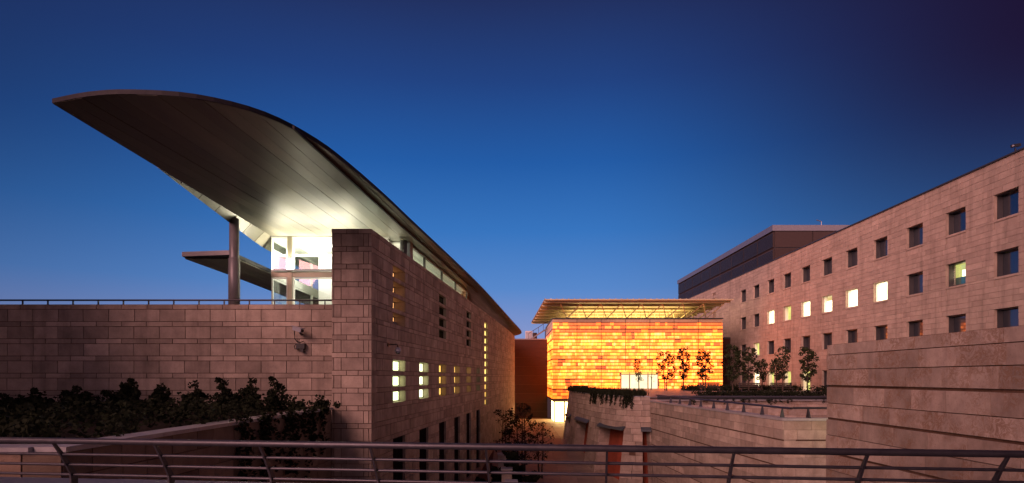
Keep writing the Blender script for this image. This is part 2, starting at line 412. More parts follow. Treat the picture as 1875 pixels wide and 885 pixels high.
def wall(parent, P, u0, u1, levels, blen, mats, holes=(), noblock=(), grooves=(), gap=.016, depth=.03, thick=.5, nobj=300, seg=3.0,
         pattern=None, seed=1, back_u0=None, jit=.006, block='stone_block', backing='wall_core', end_gap=True):
    """levels: ascending course heights. holes: (u0,u1,v0,v1) cut right through. noblock: areas without facing blocks.
    The joints are real gaps in front of a darker core. The nobj largest blocks are objects, the rest one joined part."""
    r = random.Random(seed)
    core = MB(); blocks = []
    flip = P.side < 0
    def cut(a, b, v0, v1, rects):
        ints = [(a, b)]
        for (h0, h1, w0, w1) in rects:
            if w0 < (v0 + v1) / 2 < w1:
                nx = []
                for i0, i1 in ints:
                    if h1 <= i0 or h0 >= i1: nx.append((i0, i1)); continue
                    if h0 > i0: nx.append((i0, h0))
                    if h1 < i1: nx.append((h1, i1))
                ints = nx
        return ints
    def quad(a, b, v0, v1, d_):
        q = [P(a, v0, d_), P(b, v0, d_), P(b, v1, d_), P(a, v1, d_)]
        return q[::-1] if flip else q
    for ci in range(len(levels) - 1):
        v0, v1 = levels[ci], levels[ci + 1]
        for a, b in cut(u0 if back_u0 is None else back_u0, u1, v0, v1, holes):
            n = max(1, int((b - a) / seg + .5))
            for k in range(n):
                s0, s1 = a + (b - a) * k / n, a + (b - a) * (k + 1) / n
                core.hexa(quad(s0, s1, v0, v1, -depth), quad(s0, s1, v0, v1, -thick), 1, 0)
        if ci in grooves: continue
        for a, b in cut(u0, u1, v0, v1, list(holes) + list(noblock)):
            if pattern: xs = [a + (b - a) * f for f in pattern(ci)]
            else:
                lo, hi = blen(ci)
                xs = [a]; o = r.uniform(lo, hi) * r.uniform(.4, 1)
                if b - a > lo * 1.6:
                    x = a + o
                    while x < b - lo * .6: xs.append(x); x += r.uniform(lo, hi)
                xs.append(b)
            for i in range(len(xs) - 1):
                s0, s1 = xs[i] + gap / 2, xs[i + 1] - gap / 2
                if i == 0 and not end_gap: s0 = xs[i]
                if i == len(xs) - 2 and not end_gap: s1 = xs[i + 1]
                if s1 - s0 < .03: continue
                dd = r.uniform(-jit, jit); tw = r.uniform(-jit, jit) * .5
                w0, w1 = v0 + gap / 2, v1 - gap / 2
                q = [P(s0, w0, dd), P(s1, w0, dd + tw), P(s1, w1, dd + tw), P(s0, w1, dd)]
                bk = quad(s0, s1, w0, w1, -depth - .005)
                if flip: q = q[::-1]
                c = (q[0] + q[2]) / 2
                blocks.append((seen_area(c, (q[1] - q[0]).length if not flip else (q[0] - q[1]).length, w1 - w0), q, bk))
    core.build(backing, [mats[1], mats[0]], parent)
    blocks.sort(key=lambda t: -t[0])
    for _, q, bk in blocks[:nobj]:
        m = MB(); m.hexa(q, bk, 0, None, True); m.build(block, mats[0], parent)
    if len(blocks) > nobj:
        m = MB()
        for _, q, bk in blocks[nobj:]: m.hexa(q, bk, 0, None, True)
        m.build(block, mats[0], parent, kind='stuff')

def pane_on(P, u0, u1, v0, v1, d_, m, parent, name='pane', t=.02):
    b = MB(); q = [P(u0, v0, d_), P(u1, v0, d_), P(u1, v1, d_), P(u0, v1, d_)]; k = [P(u0, v0, d_ - t), P(u1, v0, d_ - t), P(u1, v1, d_ - t), P(u0, v1, d_ - t)]
    if P.side < 0: q, k = q[::-1], k[::-1]
    b.hexa(q, k); return b.build(name, m, parent)
def frame_on(P, u0, u1, v0, v1, d_, w, m, parent, name='frame', t=.06, mids=()):
    b = MB()
    def bx(a, c, e_, f):
        q = [P(a, e_, d_), P(c, e_, d_), P(c, f, d_), P(a, f, d_)]; k = [P(a, e_, d_ - t), P(c, e_, d_ - t), P(c, f, d_ - t), P(a, f, d_ - t)]
        if P.side < 0: q, k = q[::-1], k[::-1]
        b.hexa(q, k)
    bx(u0, u0 + w, v0, v1); bx(u1 - w, u1, v0, v1); bx(u0 + w, u1 - w, v0, v0 + w); bx(u0 + w, u1 - w, v1 - w, v1)
    for mu in mids: bx(mu - w / 2, mu + w / 2, v0 + w, v1 - w)
    return b.build(name, m, parent)
def levels_lr(top, bottom):
    """alternating low and high courses, from the top down"""
    v = [top]; k = 0
    while v[-1] > bottom: v.append(v[-1] - (.17 if k % 2 == 0 else .42)); k += 1
    return v[::-1]

# ------------------------------------------------------------------ ground, court, terrace, walkway
b = MB(); b.poly([(-2500, -800, -8.0), (2500, -800, -8.0), (2500, 4000, -8.0), (-2500, 4000, -8.0)]); struct(b.build('ground', M['ground']))
cf = MB()      # sloping court between the two buildings, laid in slabs
ys = [20, 26, 32, 38, 43, 48, 52, 58, 64, 70, 76, 84]
def court_z(y): return -7.6 + (min(max(y, 34), 56) - 34) / 22 * 2.0
b = MB()
for i in range(len(ys) - 1):
    y0, y1 = ys[i], ys[i + 1]
    b.hexa([(-6, y0, court_z(y0) - .05), (14, y0, court_z(y0) - .05), (14, y1, court_z(y1) - .05), (-6, y1, court_z(y1) - .05)][::1],
           [(-6, y0, court_z(y0) - .4), (14, y0, court_z(y0) - .4), (14, y1, court_z(y1) - .4), (-6, y1, court_z(y1) - .4)])
court = struct(b.build('court_floor', M['mortar']))
slabs = []
y = 40.0
while y < 80:
    x = -1.5 + (.6 if int(y * 10) % 2 else 0)
    while x < 8:
        x1, y1 = x + 1.18, y + 1.18
        slabs.append((x, x1, y, y1)); x += 1.2
    y += 1.2
nslab = 0; rest = MB()
for x, x1, y, y1 in slabs:
    j = rng.uniform(-.004, .004)
    q = [(x, y, court_z(y) + j), (x1, y, court_z(y) + j), (x1, y1, court_z(y1) + j), (x, y1, court_z(y1) + j)]
    k = [(a, c, z - .06) for a, c, z in q]
    if 1.5 < x < 7.5 and 44 < y < 77:
        m = MB(); m.hexa(q, k); m.build('paving_slab', M['pave'], court)
    else: rest.hexa(q, k)
o = rest.build('paving_slab', M['pave'], court, kind='stuff')

terr = MB(); terr.prism([(9.3, 42), (40, 42), (40, 95), (8.2, 95), (8.2, 66), (6.6, 62), (5.9, 56), (6.5, 49), (7.9, 42)], -3.0, -1.46)
terr = struct(terr.build('terrace_floor', M['mortar']))
y = 42.2; n = 0; rest = MB()
while y < 74.8:
    w = 1.3 if y < 60 else 1.8
    x = 8.2
    while x < 30:
        j = rng.uniform(-.006, .006); m = MB() if n < 300 else rest
        m.box(x + .01, x + 2.19, y + .01, y + w - .01, -1.5, -1.40 + j)
        if n < 300: m.build('paving_slab', M['deck'], terr)
        n += 1; x += 2.2
    y += w
if n > 300: rest.build('paving_slab', M['deck'], terr, kind='stuff')

# walkway edge under the foreground railing (the railing line runs slightly askew)
RA, RB = Vector((-9.0, 6.227)), Vector((8.5, 4.145))
rdir = (RB - RA).normalized(); rnor = Vector((-rdir.y, rdir.x))
def rp(x, s, z):
    """a point on the railing line at abscissa x, s metres outward"""
    y = 5.156 - .119 * x; return Vector((x + rnor.x * s, y + rnor.y * s, z))
walk = MB()
q = [rp(-9.5, 1.12, -1.22), rp(9.3, 1.12, -1.22), rp(9.3, -9, -1.75), rp(-9.5, -9, -1.75)]
walk.prism([(rp(-9.5, 1.1, 0).x, rp(-9.5, 1.1, 0).y), (rp(-9.5, -9, 0).x, rp(-9.5, -9, 0).y), (rp(9.3, -9, 0).x, rp(9.3, -9, 0).y), (rp(9.3, 1.1, 0).x, rp(9.3, 1.1, 0).y)], -2.4, -1.66)
walk = struct(walk.build('walkway', M['walk']))
x = -9.4
while x < 9.2:      # coping slabs of the kerb that carries the posts
    m = MB(); a, b_, c, d_ = rp(x + .008, -.35, 0), rp(x + 1.192, -.35, 0), rp(x + 1.192, 1.12, 0), rp(x + .008, 1.12, 0)
    m.prism([(p.x, p.y) for p in (a, b_, c, d_)], -1.66, -1.155 + rng.uniform(-.004, .004)); m.build('coping_slab', M['walk'], walk); x += 1.2

# ------------------------------------------------------------------ LEFT BUILDING with the leaf-shaped roof
LB = thing('stone_building', 'long limestone building under a leaf-shaped overhanging roof, lit glass pavilion at its corner', 'building', (-4.7, 20, -8))
# its long wall, seen edge-on: straight, then bending round at the far end
wl = Line([(-4.68, 20), (-3.65, 30), (-2.62, 40), (-2.0, 46), (-1.15, 55), (-.40, 63), (.12, 69.5), (.33, 73.2), (.15, 76), (-.7, 78.5), (-2.2, 80), (-6, 81)], +1, smooth=True)
K = 1.0053
def uz(z): return (z - 20) * K
lev = levels_lr(4.95, -8.0)
wz = [22.4 + 3.83 * k for k in range(7)]
holes = []; nob = []
low_big = [(-.95, -.53), (-.36, .06), (.23, .65)]
up_big = [(2.0, 2.42), (2.59, 3.01), (3.18, 3.60), (3.77, 4.19)]
for k in range(6):
    for v0, v1 in low_big: holes.append((uz(wz[k]), uz(wz[k] + 1.62), v0 - .001, v1 + .001))
    holes.append((uz(wz[k]), uz(wz[k] + 1.6), -6.43, -2.30))
for k in (0, 2, 4):
    for v0, v1 in up_big: holes.append((uz(wz[k]), uz(wz[k] + 1.62), v0 - .001, v1 + .001))
slit = [(4.78 - .59 * i - .42 - .0, 4.78 - .59 * i) for i in range(1, 12)]
slit = [(v0, v1) for v0, v1 in slit]
for v0, v1 in slit: holes.append((uz(45.4), uz(46.9), v0 - .001, v1 + .001))
wall(LB, wl, 0.034, wl.len, lev, lambda ci: (.55, .95) if (len(lev) - 2 - ci) % 2 else (.6, 1.05), (M['stone'], M['mortar']), holes, (), (),
     gap=.02, depth=.03, thick=.5, nobj=245, seg=2.0, seed=11, back_u0=.62)
for k in range(6):
    mt = (M['w_green'], M['w_green'], M['w_amber'], M['w_amber'], M['w_amber'], M['w_olive'])[k]
    for v0, v1 in low_big:
        f = frame_on(wl, uz(wz[k]) + .01, uz(wz[k] + 1.62) - .01, v0 + .01, v1 - .01, -.27, .035, M['frame'] if k > 1 else M['white'], LB, 'window', .05)
        pane_on(wl, uz(wz[k]) + .045, uz(wz[k] + 1.62) - .045, v0 + .045, v1 - .045, -.285, mt, f)
    dr = frame_on(wl, uz(wz[k]) + .01, uz(wz[k] + 1.6) - .01, -6.42, -2.31, -.10, .05, M['shade_lining'], LB, 'door_window', .33, mids=[uz(wz[k] + .8)])
    pane_on(wl, uz(wz[k]) + .06, uz(wz[k] + 1.6) - .06, -6.37, -2.36, -.42, M['door_glass'], dr)
for k in (0, 2, 4):
    for v0, v1 in up_big:
        f = frame_on(wl, uz(wz[k]) + .01, uz(wz[k] + 1.62) - .01, v0 + .01, v1 - .01, -.14 if k else -.45, .03, M['shade_lining'], LB, 'window', .28 if k else .04)  # deep dark lining keeps the slot jambs shaded
        pane_on(wl, uz(wz[k]) + .045, uz(wz[k] + 1.62) - .045, v0 + .045, v1 - .045, -.435 if k else -.46, M['w_olive'] if k else M['w_amber2'], f)  # corner slots are open; a glowing pane is added to warm their jambs
for i, (v0, v1) in enumerate(slit):
    f = frame_on(wl, uz(45.4) + .01, uz(46.9) - .01, v0 + .005, v1 - .005, -.13, .03, M['frame'], LB, 'window', .05)
    pane_on(wl, uz(45.4) + .04, uz(46.9) - .04, v0 + .035, v1 - .035, -.15, M['w_slit'] if i < 8 else M['w_amber'], f)
# corner pier
pl = Line([(-6.0, 20), (-4.68, 20)], +1)
plev = levels_lr(4.95, -8.0)
def pier_pat(ci):
    return (0, .37, .665, 1) if (len(plev) - 2 - ci) % 2 == 0 else (0, .05, .235, .80, .93, 1)
wall(LB, pl, 0, pl.len, plev, None, (M['stone'], M['mortar']), gap=.021, depth=.03, thick=.62, nobj=55, pattern=pier_pat, seed=3, backing='pier_core', end_gap=False)
# back of the high parapet above the roof terrace
b = MB(); b.prism([(-17, 20.65), (-5.2, 20.65), (-4.95, 22), (-4.6, 24.2), (-17, 24.2)], 2.0, 2.2); b.build('roof_terrace', M['walk'], LB)

# --- roof slab with plank soffit
RZ = 5.71
outline = [(-9.55, 12.5), (-8.6, 12.2), (-7.67, 12.1), (-6.45, 12.3), (-5.40, 13.1), (-4.75, 14.6), (-4.38, 16.5), (-4.02, 19.2), (-3.72, 22), (-2.83, 30), (-1.95, 38.5), (-.95, 50),
           (.14, 63), (.85, 71), (1.2, 76.5), (1.0, 80), (.1, 83), (-1.6, 85), (-7, 86), (-9.9, 84), (-9.75, 26), (-9.65, 20.5), (-9.6, 16.75)]
def smooth_pts(p, n):
    o = []
    for i in range(len(p) - 1):
        a, b_, c, d_ = (Vector(p[k]) for k in (max(i - 1, 0), i, i + 1, min(i + 2, len(p) - 1)))
        for k in range(n):
            t = k / n; q = .5 * ((2 * b_) + (c - a) * t + (2 * a - 5 * b_ + 4 * c - d_) * t * t + (3 * b_ - a - 3 * c + d_) * t ** 3); o.append((q.x, q.y))
    return o + [p[-1]]
NE = 17
outline = smooth_pts(outline[:NE + 1], 4) + outline[NE + 1:]
NE *= 4
def clip(poly, a, b_, c, keep):
    """keep the side a*x+b*y<=c (keep=1) or >=c (keep=-1)"""
    o = []
    for i in range(len(poly)):
        p, q = poly[i], poly[(i + 1) % len(poly)]
        fp, fq = (a * p[0] + b_ * p[1] - c) * keep, (a * q[0] + b_ * q[1] - c) * keep
        if fp <= 0: o.append(p)
        if (fp < 0 < fq) or (fq < 0 < fp):
            t = fp / (fp - fq); o.append((p[0] + (q[0] - p[0]) * t, p[1] + (q[1] - p[1]) * t))
    return o
b = MB(); b.prism(outline, RZ + .02, RZ + .07); roof = b.build('roof', M['roofing'], LB)
b = MB()       # standing edge trim round the rim
for i in range(NE):
    p, q = outline[i], outline[i + 1]
    t = Vector((q[0] - p[0], q[1] - p[1])).normalized(); nn = Vector((t.y, -t.x))
    e0, e1 = Vector(p), Vector(q)
    b.hexa([(e0.x - nn.x * .07, e0.y - nn.y * .07, RZ - .015), (e1.x - nn.x * .07, e1.y - nn.y * .07, RZ - .015), (e1.x - nn.x * .07, e1.y - nn.y * .07, RZ + .08), (e0.x - nn.x * .07, e0.y - nn.y * .07, RZ + .08)],
           [(e0.x + nn.x * .02, e0.y + nn.y * .02, RZ - .015), (e1.x + nn.x * .02, e1.y + nn.y * .02, RZ - .015), (e1.x + nn.x * .02, e1.y + nn.y * .02, RZ + .08), (e0.x + nn.x * .02, e0.y + nn.y * .02, RZ + .08)])
b.build('roof_edge', M['roofing'], roof)
sl_ = .085
w = -12.2; restp = MB(); npl = 0
while w < -3.0:
    st = clip(clip(outline, 1, -sl_, w + .004, -1), 1, -sl_, w + .40 - .004, 1)
    npl += 1; cuts = [11.5, 34 + (npl % 3) * 1.7, 90]
    for a, c in zip(cuts, cuts[1:]):
        if len(st) < 3: break
        pc = clip(clip(st, 0, 1, a + .003, -1), 0, 1, c - .003, 1)
        if len(pc) < 3: continue
        j = rng.uniform(-.006, .004)
        m = MB(); m.prism(pc, RZ - .02 + j, RZ + .022); m.build('soffit_panel', M['zinc'], roof)
    w += .40
# down-turned outer lip along the far long edge, striped with seams
yy = 16.4
while yy < 60:
    y1 = yy + 1.2; xa = -9.62 - .012 * (yy - 14); xb = -9.62 - .012 * (y1 - 14)
    k0 = min(1, (yy - 16.3) / 8) * .42; k1 = min(1, (y1 - 16.3) / 8) * .42
    m = MB(); m.hexa([(xa, yy, RZ), (xb, y1 - .03, RZ), (xb - k1, y1 - .03, RZ - k1), (xa - k0, yy, RZ - k0)], [(xa - .05, yy, RZ + .05), (xb - .05, y1 - .03, RZ + .05), (xb - k1 - .05, y1 - .03, RZ - k1 + .05), (xa - k0 - .05, yy, RZ - k0 + .05)])
    m.build('soffit_lip', M['zinc'], roof); yy = y1
# gutter seam over the glazing line
b = MB(); b.bar((-4.95, 13.6, RZ - .05), (-4.18, 22, RZ - .05), .05, .08); b.bar((-4.18, 22, RZ - .05), (-2.3, 40, RZ - .05), .05, .08); b.build('seam', M['roofing'], roof)
# round columns
def column(x, y, z0, z1, r, lab=None):
    m = MB(); m.tube([(x, y, z0), (x, y, z1)], r, 20); c = m.build('column', M['column'], LB, smooth=True)
    m = MB(); m.tube([(x, y, z0), (x, y, z0 + 2.0), (x, y, z0 + 2.02)], [r + .03, r + .03, r], 20); m.build('column_sleeve', M['column'], c, smooth=True)
column(-9.85, 21.3, 2.2, RZ - .1, .165)
column(-4.52, 25.05, 2.2, RZ - .02, .15)
# lower canopy beside the pavilion
lc = [(-11.82, 21.6), (-9.95, 21.3), (-10.0, 40), (-12.4, 40)]
b = MB(); b.prism(lc, 4.32, 4.46); can = b.build('lower_canopy', M['roofing'], LB)
for i in range(6):
    xa = -11.84 + .31 * i
    m = MB(); m.box(xa, xa + .295, 21.75, 39, 4.28, 4.325); m.build('soffit_panel', M['zinc'], can)
b = MB(); b.bar((-11.84, 21.6, 4.42), (-9.95, 21.3, 4.42), .06, .16); b.bar((-11.84, 21.6, 4.42), (-12.42, 40, 4.42), .06, .16); b.build('canopy_edge', M['cap'], can)

# --- glass pavilion
GY = 24.3; X0, X1 = -9.72, -4.95
pv = MB()
pv.box(X0 - .05, X1, GY - .02, 60, 2.02, 2.26); pv.build('pavilion_floor', M['white'], LB)
b = MB(); b.box(X0 + .9, X1, 27.4, 27.6, 2.26, RZ - .13); b.box(X0 + .4, X1, 36, 36.2, 2.26, RZ - .015); b.build('inner_wall', M['white'], LB)
b = MB(); b.box(X0, X1 - .1, GY + .3, 60, RZ - .12, RZ - .04); b.build('ceiling', M['white'], LB)
b = MB()
for xx in (X0 + .7, X0 + 2.0, X0 + 3.3): b.box(xx, xx + .6, GY + .9, 27.2, RZ - .17, RZ - .125)
b.build('ceiling_lamp', M['lamp_w'], LB)
def mull(x0, x1, y0, y1, z0, z1, m=None, name='mullion'):
    q = MB(); q.box(x0, x1, y0, y1, z0, z1); return q.build(name, m or M['mullion'], LB)
mull(-9.05, -8.87, GY - .1, GY + .1, 2.2, RZ - .04)                       # the tall bronze post
for xa, xb, nm in ((X0, -9.05, 'a'), (-8.87, -6.9, 'b'), (-6.9, -5.0, 'c')):
    for z0, z1 in ((2.45, 4.02), (4.28, 5.60)):
        f = MB(); zt = .05
        f.box(xa + .01, xa + .06, GY - .04, GY + .03, z0, z1); f.box(xb - .06, xb - .01, GY - .04, GY + .03, z0, z1)
        f.box(xa + .06, xb - .06, GY - .04, GY + .03, z0, z0 + zt); f.box(xa + .06, xb - .06, GY - .04, GY + .03, z1 - zt, z1)
        if z0 > 4: f.box(xa + .06, xb - .06, GY - .05, GY + .02, 4.90, 4.96)
        f = f.build('window', M['white'], LB)
        g = MB(); g.box(xa + .06, xb - .06, GY - .005, GY + .005, z0 + zt, z1 - zt); g.build('pane', M['glass'], f)
mull(X0, -9.06, GY - .07, GY + .04, 4.04, 4.26, name='transom'); mull(-8.86, -5.0, GY - .07, GY + .04, 4.04, 4.26, name='transom')
mull(X0, X1, GY - .06, GY + .04, 2.27, 2.44, name='transom')
mull(X0, X1, GY - .06, GY + .04, RZ - .1, RZ - .04, M['white'], 'transom')
for yy in [GY + 2.4 * i for i in range(1, 9)]:     # left side of the pavilion, seen through the glass
    for z0, z1 in ((2.45, 4.02), (4.28, 5.60)):
        f = MB(); a, c = yy - 2.4 + .04, yy
        f.box(X0 - .03, X0 + .04, a, a + .07, z0, z1); f.box(X0 - .03, X0 + .04, c - .07, c, z0, z1)
        f.box(X0 - .03, X0 + .04, a + .07, c - .07, z0, z0 + .07); f.box(X0 - .03, X0 + .04, a + .07, c - .07, z1 - .07, z1)
        f = f.build('window', M['white'], LB)
        g = MB(); g.box(X0, X0 + .01, a + .07, c - .07, z0 + .07, z1 - .07); g.build('pane', M['glass'], f)
    mull(X0 - .03, X0 + .05, yy, yy + .04, 2.3, RZ - .1, M['white'])
mull(X0 - .03, X0 + .05, GY + .05, 44, 4.03, 4.27, M['white'], 'transom')
# clerestory along the top of the long wall
cz = [25.75, 28.05, 31.7, 35.35, 39.1]
for a, c in zip(cz, cz[1:]):
    f = frame_on(wl, uz(a) + .02, uz(c) - .02, 4.96, RZ - .06, -.20, .07, M['frame'], LB, 'window', .08)
    pane_on(wl, uz(a) + .09, uz(c) - .09, 5.03, RZ - .13, -.23, M['glass'], f, t=.012)
b = MB()      # rooms behind the clerestory: a white back wall, floor and a lamp row
b.box(-6.8, -6.6, 25.2, 41, 4.5, RZ - .05); b.box(-6.6, -3.4, 40.2, 40.4, 4.5, RZ - .05); b.prism([(-6.6, 25.2), (-4.5, 25.2), (-2.95, 40.2), (-6.6, 40.2)], RZ - .10, RZ - .04); b.build('gallery_wall', M['white'], LB)
b = MB(); b.box(-6.4, -6.2, 26, 40, RZ - .3, RZ - .22); b.build('gallery_lamp', M['lamp_g'], LB)
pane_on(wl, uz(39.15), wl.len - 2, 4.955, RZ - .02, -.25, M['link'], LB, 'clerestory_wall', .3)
pane_on(wl, uz(25.3), uz(25.72), 4.955, RZ - .02, -.15, M['cap'], LB, 'clerestory_post', .2)
# uplights on the roof terrace, behind the parapet
for x, y, e_ in ((-8.0, 23.4, 30), (-6.6, 23.3, 25)):
    m = MB(); m.box(x - .22, x + .22, y - .1, y + .1, 2.2, 2.36); m.build('uplight', M['camgrey'], LB)
    ld = bpy.data.lights.new('uplight_lamp', 'AREA'); ld.energy = e_; ld.size = .4; ld.color = (1, .93, .72)
    lo = bpy.data.objects.new('uplight_lamp', ld); COL.objects.link(lo); lo.location = (x, y, 2.40 + EYE); lo.rotation_euler = (R(180), 0, 0)

# a linear uplight lies on the transom of the pavilion and washes the soffit
m = MB(); m.box(-9.6, -6.2, GY - .26, GY - .12, 4.27, 4.33); m.build('uplight', M['camgrey'], LB)
ld = bpy.data.lights.new('transom_lamp', 'AREA'); ld.shape = 'RECTANGLE'; ld.energy = 600; ld.size = 3.3; ld.size_y = .1; ld.color = (1, .93, .70)
lo = bpy.data.objects.new('transom_lamp', ld); COL.objects.link(lo); lo.location = (-7.9, GY - .2, 4.36 + EYE); lo.rotation_euler = (R(180 - 12), 0, 0)

# ------------------------------------------------------------------ front terrace wall to the left, its rail
FW = thing('terrace_wall', 'high blank limestone wall at the left, rail along its top and cameras on it', 'wall', (-15, 20.6, -8))
fl = Line([(-26, 20.6), (-6.0, 20.6)], +1)
flev = levels_lr(2.5, -8.0)
class Fixed: pass
def fw_pat(ci):
    n = 23; o = .5 if (len(flev) - 2 - ci) % 2 == 0 else 0
    xs = [0] + [(i + o + rng.uniform(-.02, .02)) / n for i in range(1, n)] + [1]
    return xs
wall(FW, fl, 0, fl.len, flev, None, (M['stone'], M['mortar']), gap=.021, depth=.03, thick=.5, nobj=290, pattern=fw_pat, seed=5)
b = MB(); b.tube([(-26, 20.75, 2.66), (-6.05, 20.75, 2.66)], .03, 8); rail = b.build('parapet_rail', M['steel_dark'], FW)
for i in range(23):
    m = MB(); x = -25.6 + .87 * i; m.box(x - .018, x + .018, 20.73, 20.77, 2.49, 2.65); m.build('post', M['steel_dark'], FW)

# bullet security camera with its junction box
SC = thing('security_camera', 'pale bullet security camera and dark junction box on the left stone wall', 'camera', (-7.4, 20.55, 1.3))
c0 = Vector(px(538, 601, 20.30)); c1 = Vector(px(553, 606, 20.12))
b = MB(); b.bar(c0, c1, .13, .13); hs = b.build('housing', M['camgrey'], SC)
b = MB(); b.bar(c0 + Vector((-.03, 0, .075)), c1 + Vector((.05, -.02, .075)), .16, .02); b.build('sunshield', M['camgrey'], hs)
b = MB(); b.tube([c1, c1 + (c1 - c0).normalized() * .04], .05, 12); b.build('lens', M['black'], hs)
b = MB(); b.tube([px(549, 609, 20.25), px(552, 613, 20.45), px(554, 613, 20.58)], .035, 8); b.build('bracket', M['black'], SC)
b = MB(); a = px(551, 634, 20.5); b.box(a[0] - .14, a[0] + .14, 20.42, 20.58, a[2] - .09, a[2] + .09); b.box(a[0] + .0, a[0] + .1, 20.44, 20.57, a[2] - .2, a[2] - .09); b.build('junction_box', M['black'], SC)
b = MB(); b.tube([px(539, 603, 20.35), px(539, 612, 20.5), px(540, 621, 20.52), px(545, 627, 20.5), px(551, 627, 20.5), px(556, 625, 20.56)], .017, 6); b.tube([px(543, 629, 20.5), px(539, 634, 20.5), px(540, 639, 20.5), px(546, 640, 20.5)], .017, 6); b.build('cable', M['black'], SC, smooth=True)
# dome camera on the long wall
q = wl(uz(21.75), 1.12, 0); DC = thing('dome_camera', 'round dome camera on a curved arm, on the side wall near the corner', 'camera', (q.x, q.y, q.z))
b = MB(); t0 = Vector((q.x, q.y, 1.17)); b.tube([t0, t0 + Vector((.3, -.05, .02)), t0 + Vector((.36, -.05, -.0)), t0 + Vector((.38, -.05, -.1))], .022, 8); b.build('arm', M['black'], DC, smooth=True)
b = MB(); b.tube([t0 + Vector((-.01, 0, 0)), t0 + Vector((.035, 0, 0))], .065, 12); b.build('flange', M['black'], DC)
cc = t0 + Vector((.38, -.05, -.22)); b = MB(); prof = [(0.02, .13), (.06, .115), (.10, .07), (.115, .02), (.112, -.03)]
b.tube([cc + Vector((0, 0, h)) for r_, h in prof], [r_ for r_, h in prof], 14); b.build('shell', M['camgrey'], DC, smooth=True)
prof = [(.088, -.03), (.082, -.07), (.055, -.105), (.01, -.12)]
b = MB(); b.tube([cc + Vector((0, 0, h)) for r_, h in prof], [r_ for r_, h in prof], 14); b.build('dome', M['dome'], DC, smooth=True)

# ------------------------------------------------------------------ planter in front of the left wall
PW = thing('planter', 'long stone planter below the left wall, ivy over its side', 'planter', (-6.5, 9, -8))
pp = Line([(-6.45, 8.6), (-6.02, 20.0)], +1)
plv = [-8, -6.5, -5.5, -4.6, -3.9, -3.3, -2.75, -2.3, -1.85, -1.45, -1.08]
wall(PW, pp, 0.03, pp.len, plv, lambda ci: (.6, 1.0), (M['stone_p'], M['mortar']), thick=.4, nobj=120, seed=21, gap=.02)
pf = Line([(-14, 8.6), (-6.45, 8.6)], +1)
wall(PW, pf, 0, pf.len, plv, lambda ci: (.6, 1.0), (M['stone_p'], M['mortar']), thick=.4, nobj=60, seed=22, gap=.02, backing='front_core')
for i in range(10):
    a, c = i * pp.len / 10 + .01, (i + 1) * pp.len / 10 - .01
    m = MB(); z0, z1 = -1.075, -1.0
    m.hexa([pp(a, z0, .06), pp(c, z0, .06), pp(c, z1, .06), pp(a, z1, .06)], [pp(a, z0, -.42), pp(c, z0, -.42), pp(c, z1, -.42), pp(a, z1, -.42)]); m.build('coping_slab', M['coping'], PW)
for i in range(7):
    m = MB(); m.box(-14 + i * 1.02, -13 + i * 1.02, 8.54, 9.0, -1.075, -1.0); m.build('coping_slab', M['coping'], PW)
b = MB(); b.poly([(-26, 9.0, -1.3), (-6.8, 9.0, -1.3), (-6.4, 20.6, -1.0), (-26, 20.6, -1.0)]); b.build('soil', M['soil'], PW)

# ------------------------------------------------------------------ foliage
def leaves(mb, c, rad, n, size, r, flat=.8):
    for _ in range(n):
        while True:
            p = Vector((r.uniform(-1, 1), r.uniform(-1, 1), r.uniform(-1, 1)))
            if p.length <= 1: break
        p = Vector(c) + Vector((p.x * rad[0], p.y * rad[1], p.z * rad[2]))
        a = Vector((r.gauss(0, 1), r.gauss(0, 1), r.gauss(0, .8))).normalized()
        b_ = a.cross(Vector((r.gauss(0, 1), r.gauss(0, 1), r.gauss(0, 1)))).normalized()
        s = size * r.uniform(.6, 1.3); w_ = s * .38
        mb.poly([p - a * s * .5, p + b_ * w_ - a * s * .05, p + a * s * .5, p - b_ * w_ + a * .05 * s])
def tree(name, label, cat, base, h, cw, seed, bare=.38, dens=1.0, size=.17, group=None, stems=1, leaf='leaf', clumps=34):
    r = random.Random(seed)
    T = thing(name, label, cat, base, group)
    tr = MB(); cr = MB()
    for s_ in range(stems):
        ox = (s_ - (stems - 1) / 2) * .35
        top = Vector((ox + r.uniform(-.15, .15), r.uniform(-.1, .1), h * .97)); p0 = Vector((ox * .5, 0, 0))
        pts = [p0.lerp(top, t) + Vector((r.uniform(-.05, .05), r.uniform(-.05, .05), 0)) * (t > 0) for t in (0, .2, .45, .7, 1)]
        r0 = .035 + h * .008
        tr.tube(pts, [r0, r0 * .85, r0 * .65, r0 * .4, .012], 7)
        nc = clumps // stems
        for i in range(nc):
            t = bare + (1 - bare) * (i + r.random()) / nc
            k = (t - bare) / (1 - bare)
            rad = cw * (.35 + .75 * math.sin(math.pi * min(1, .12 + .80 * (1 - k)))) * r.uniform(.35, 1.0)
            an = r.uniform(0, 6.283)
            stp = p0.lerp(top, max(.1, t - .10)); c = p0.lerp(top, t) + Vector((math.cos(an) * rad, math.sin(an) * rad, 0))
            tr.tube([stp, stp.lerp(c, .55) + Vector((0, 0, -.04)), c], [.018, .012, .006], 5)
            q = r.uniform(.55, 1.2)
            leaves(cr, c, (.26 * q, .26 * q, .24 * q), int(26 * dens * q), size, r)
    tr.build('trunk', M['bark'], T, None); 
    if cr.f: cr.build('crown', M[leaf], T, None)
    return T
GT = 'young trees on the terrace'
def tx(pxx, dep): return ((pxx - CX) / F * dep, dep, -1.42)
tree('young_tree', 'small slender young tree standing in front of the white lit doors', 'tree', tx(1170, 66), 3.55, .42, 1, .30, .75, .16, GT, leaf='leaf2', clumps=26)
tree('young_tree', 'bare thin sapling just right of the slender tree before the lit doors', 'tree', tx(1192, 66), 3.2, .5, 2, .3, .09, .12, GT, clumps=14)
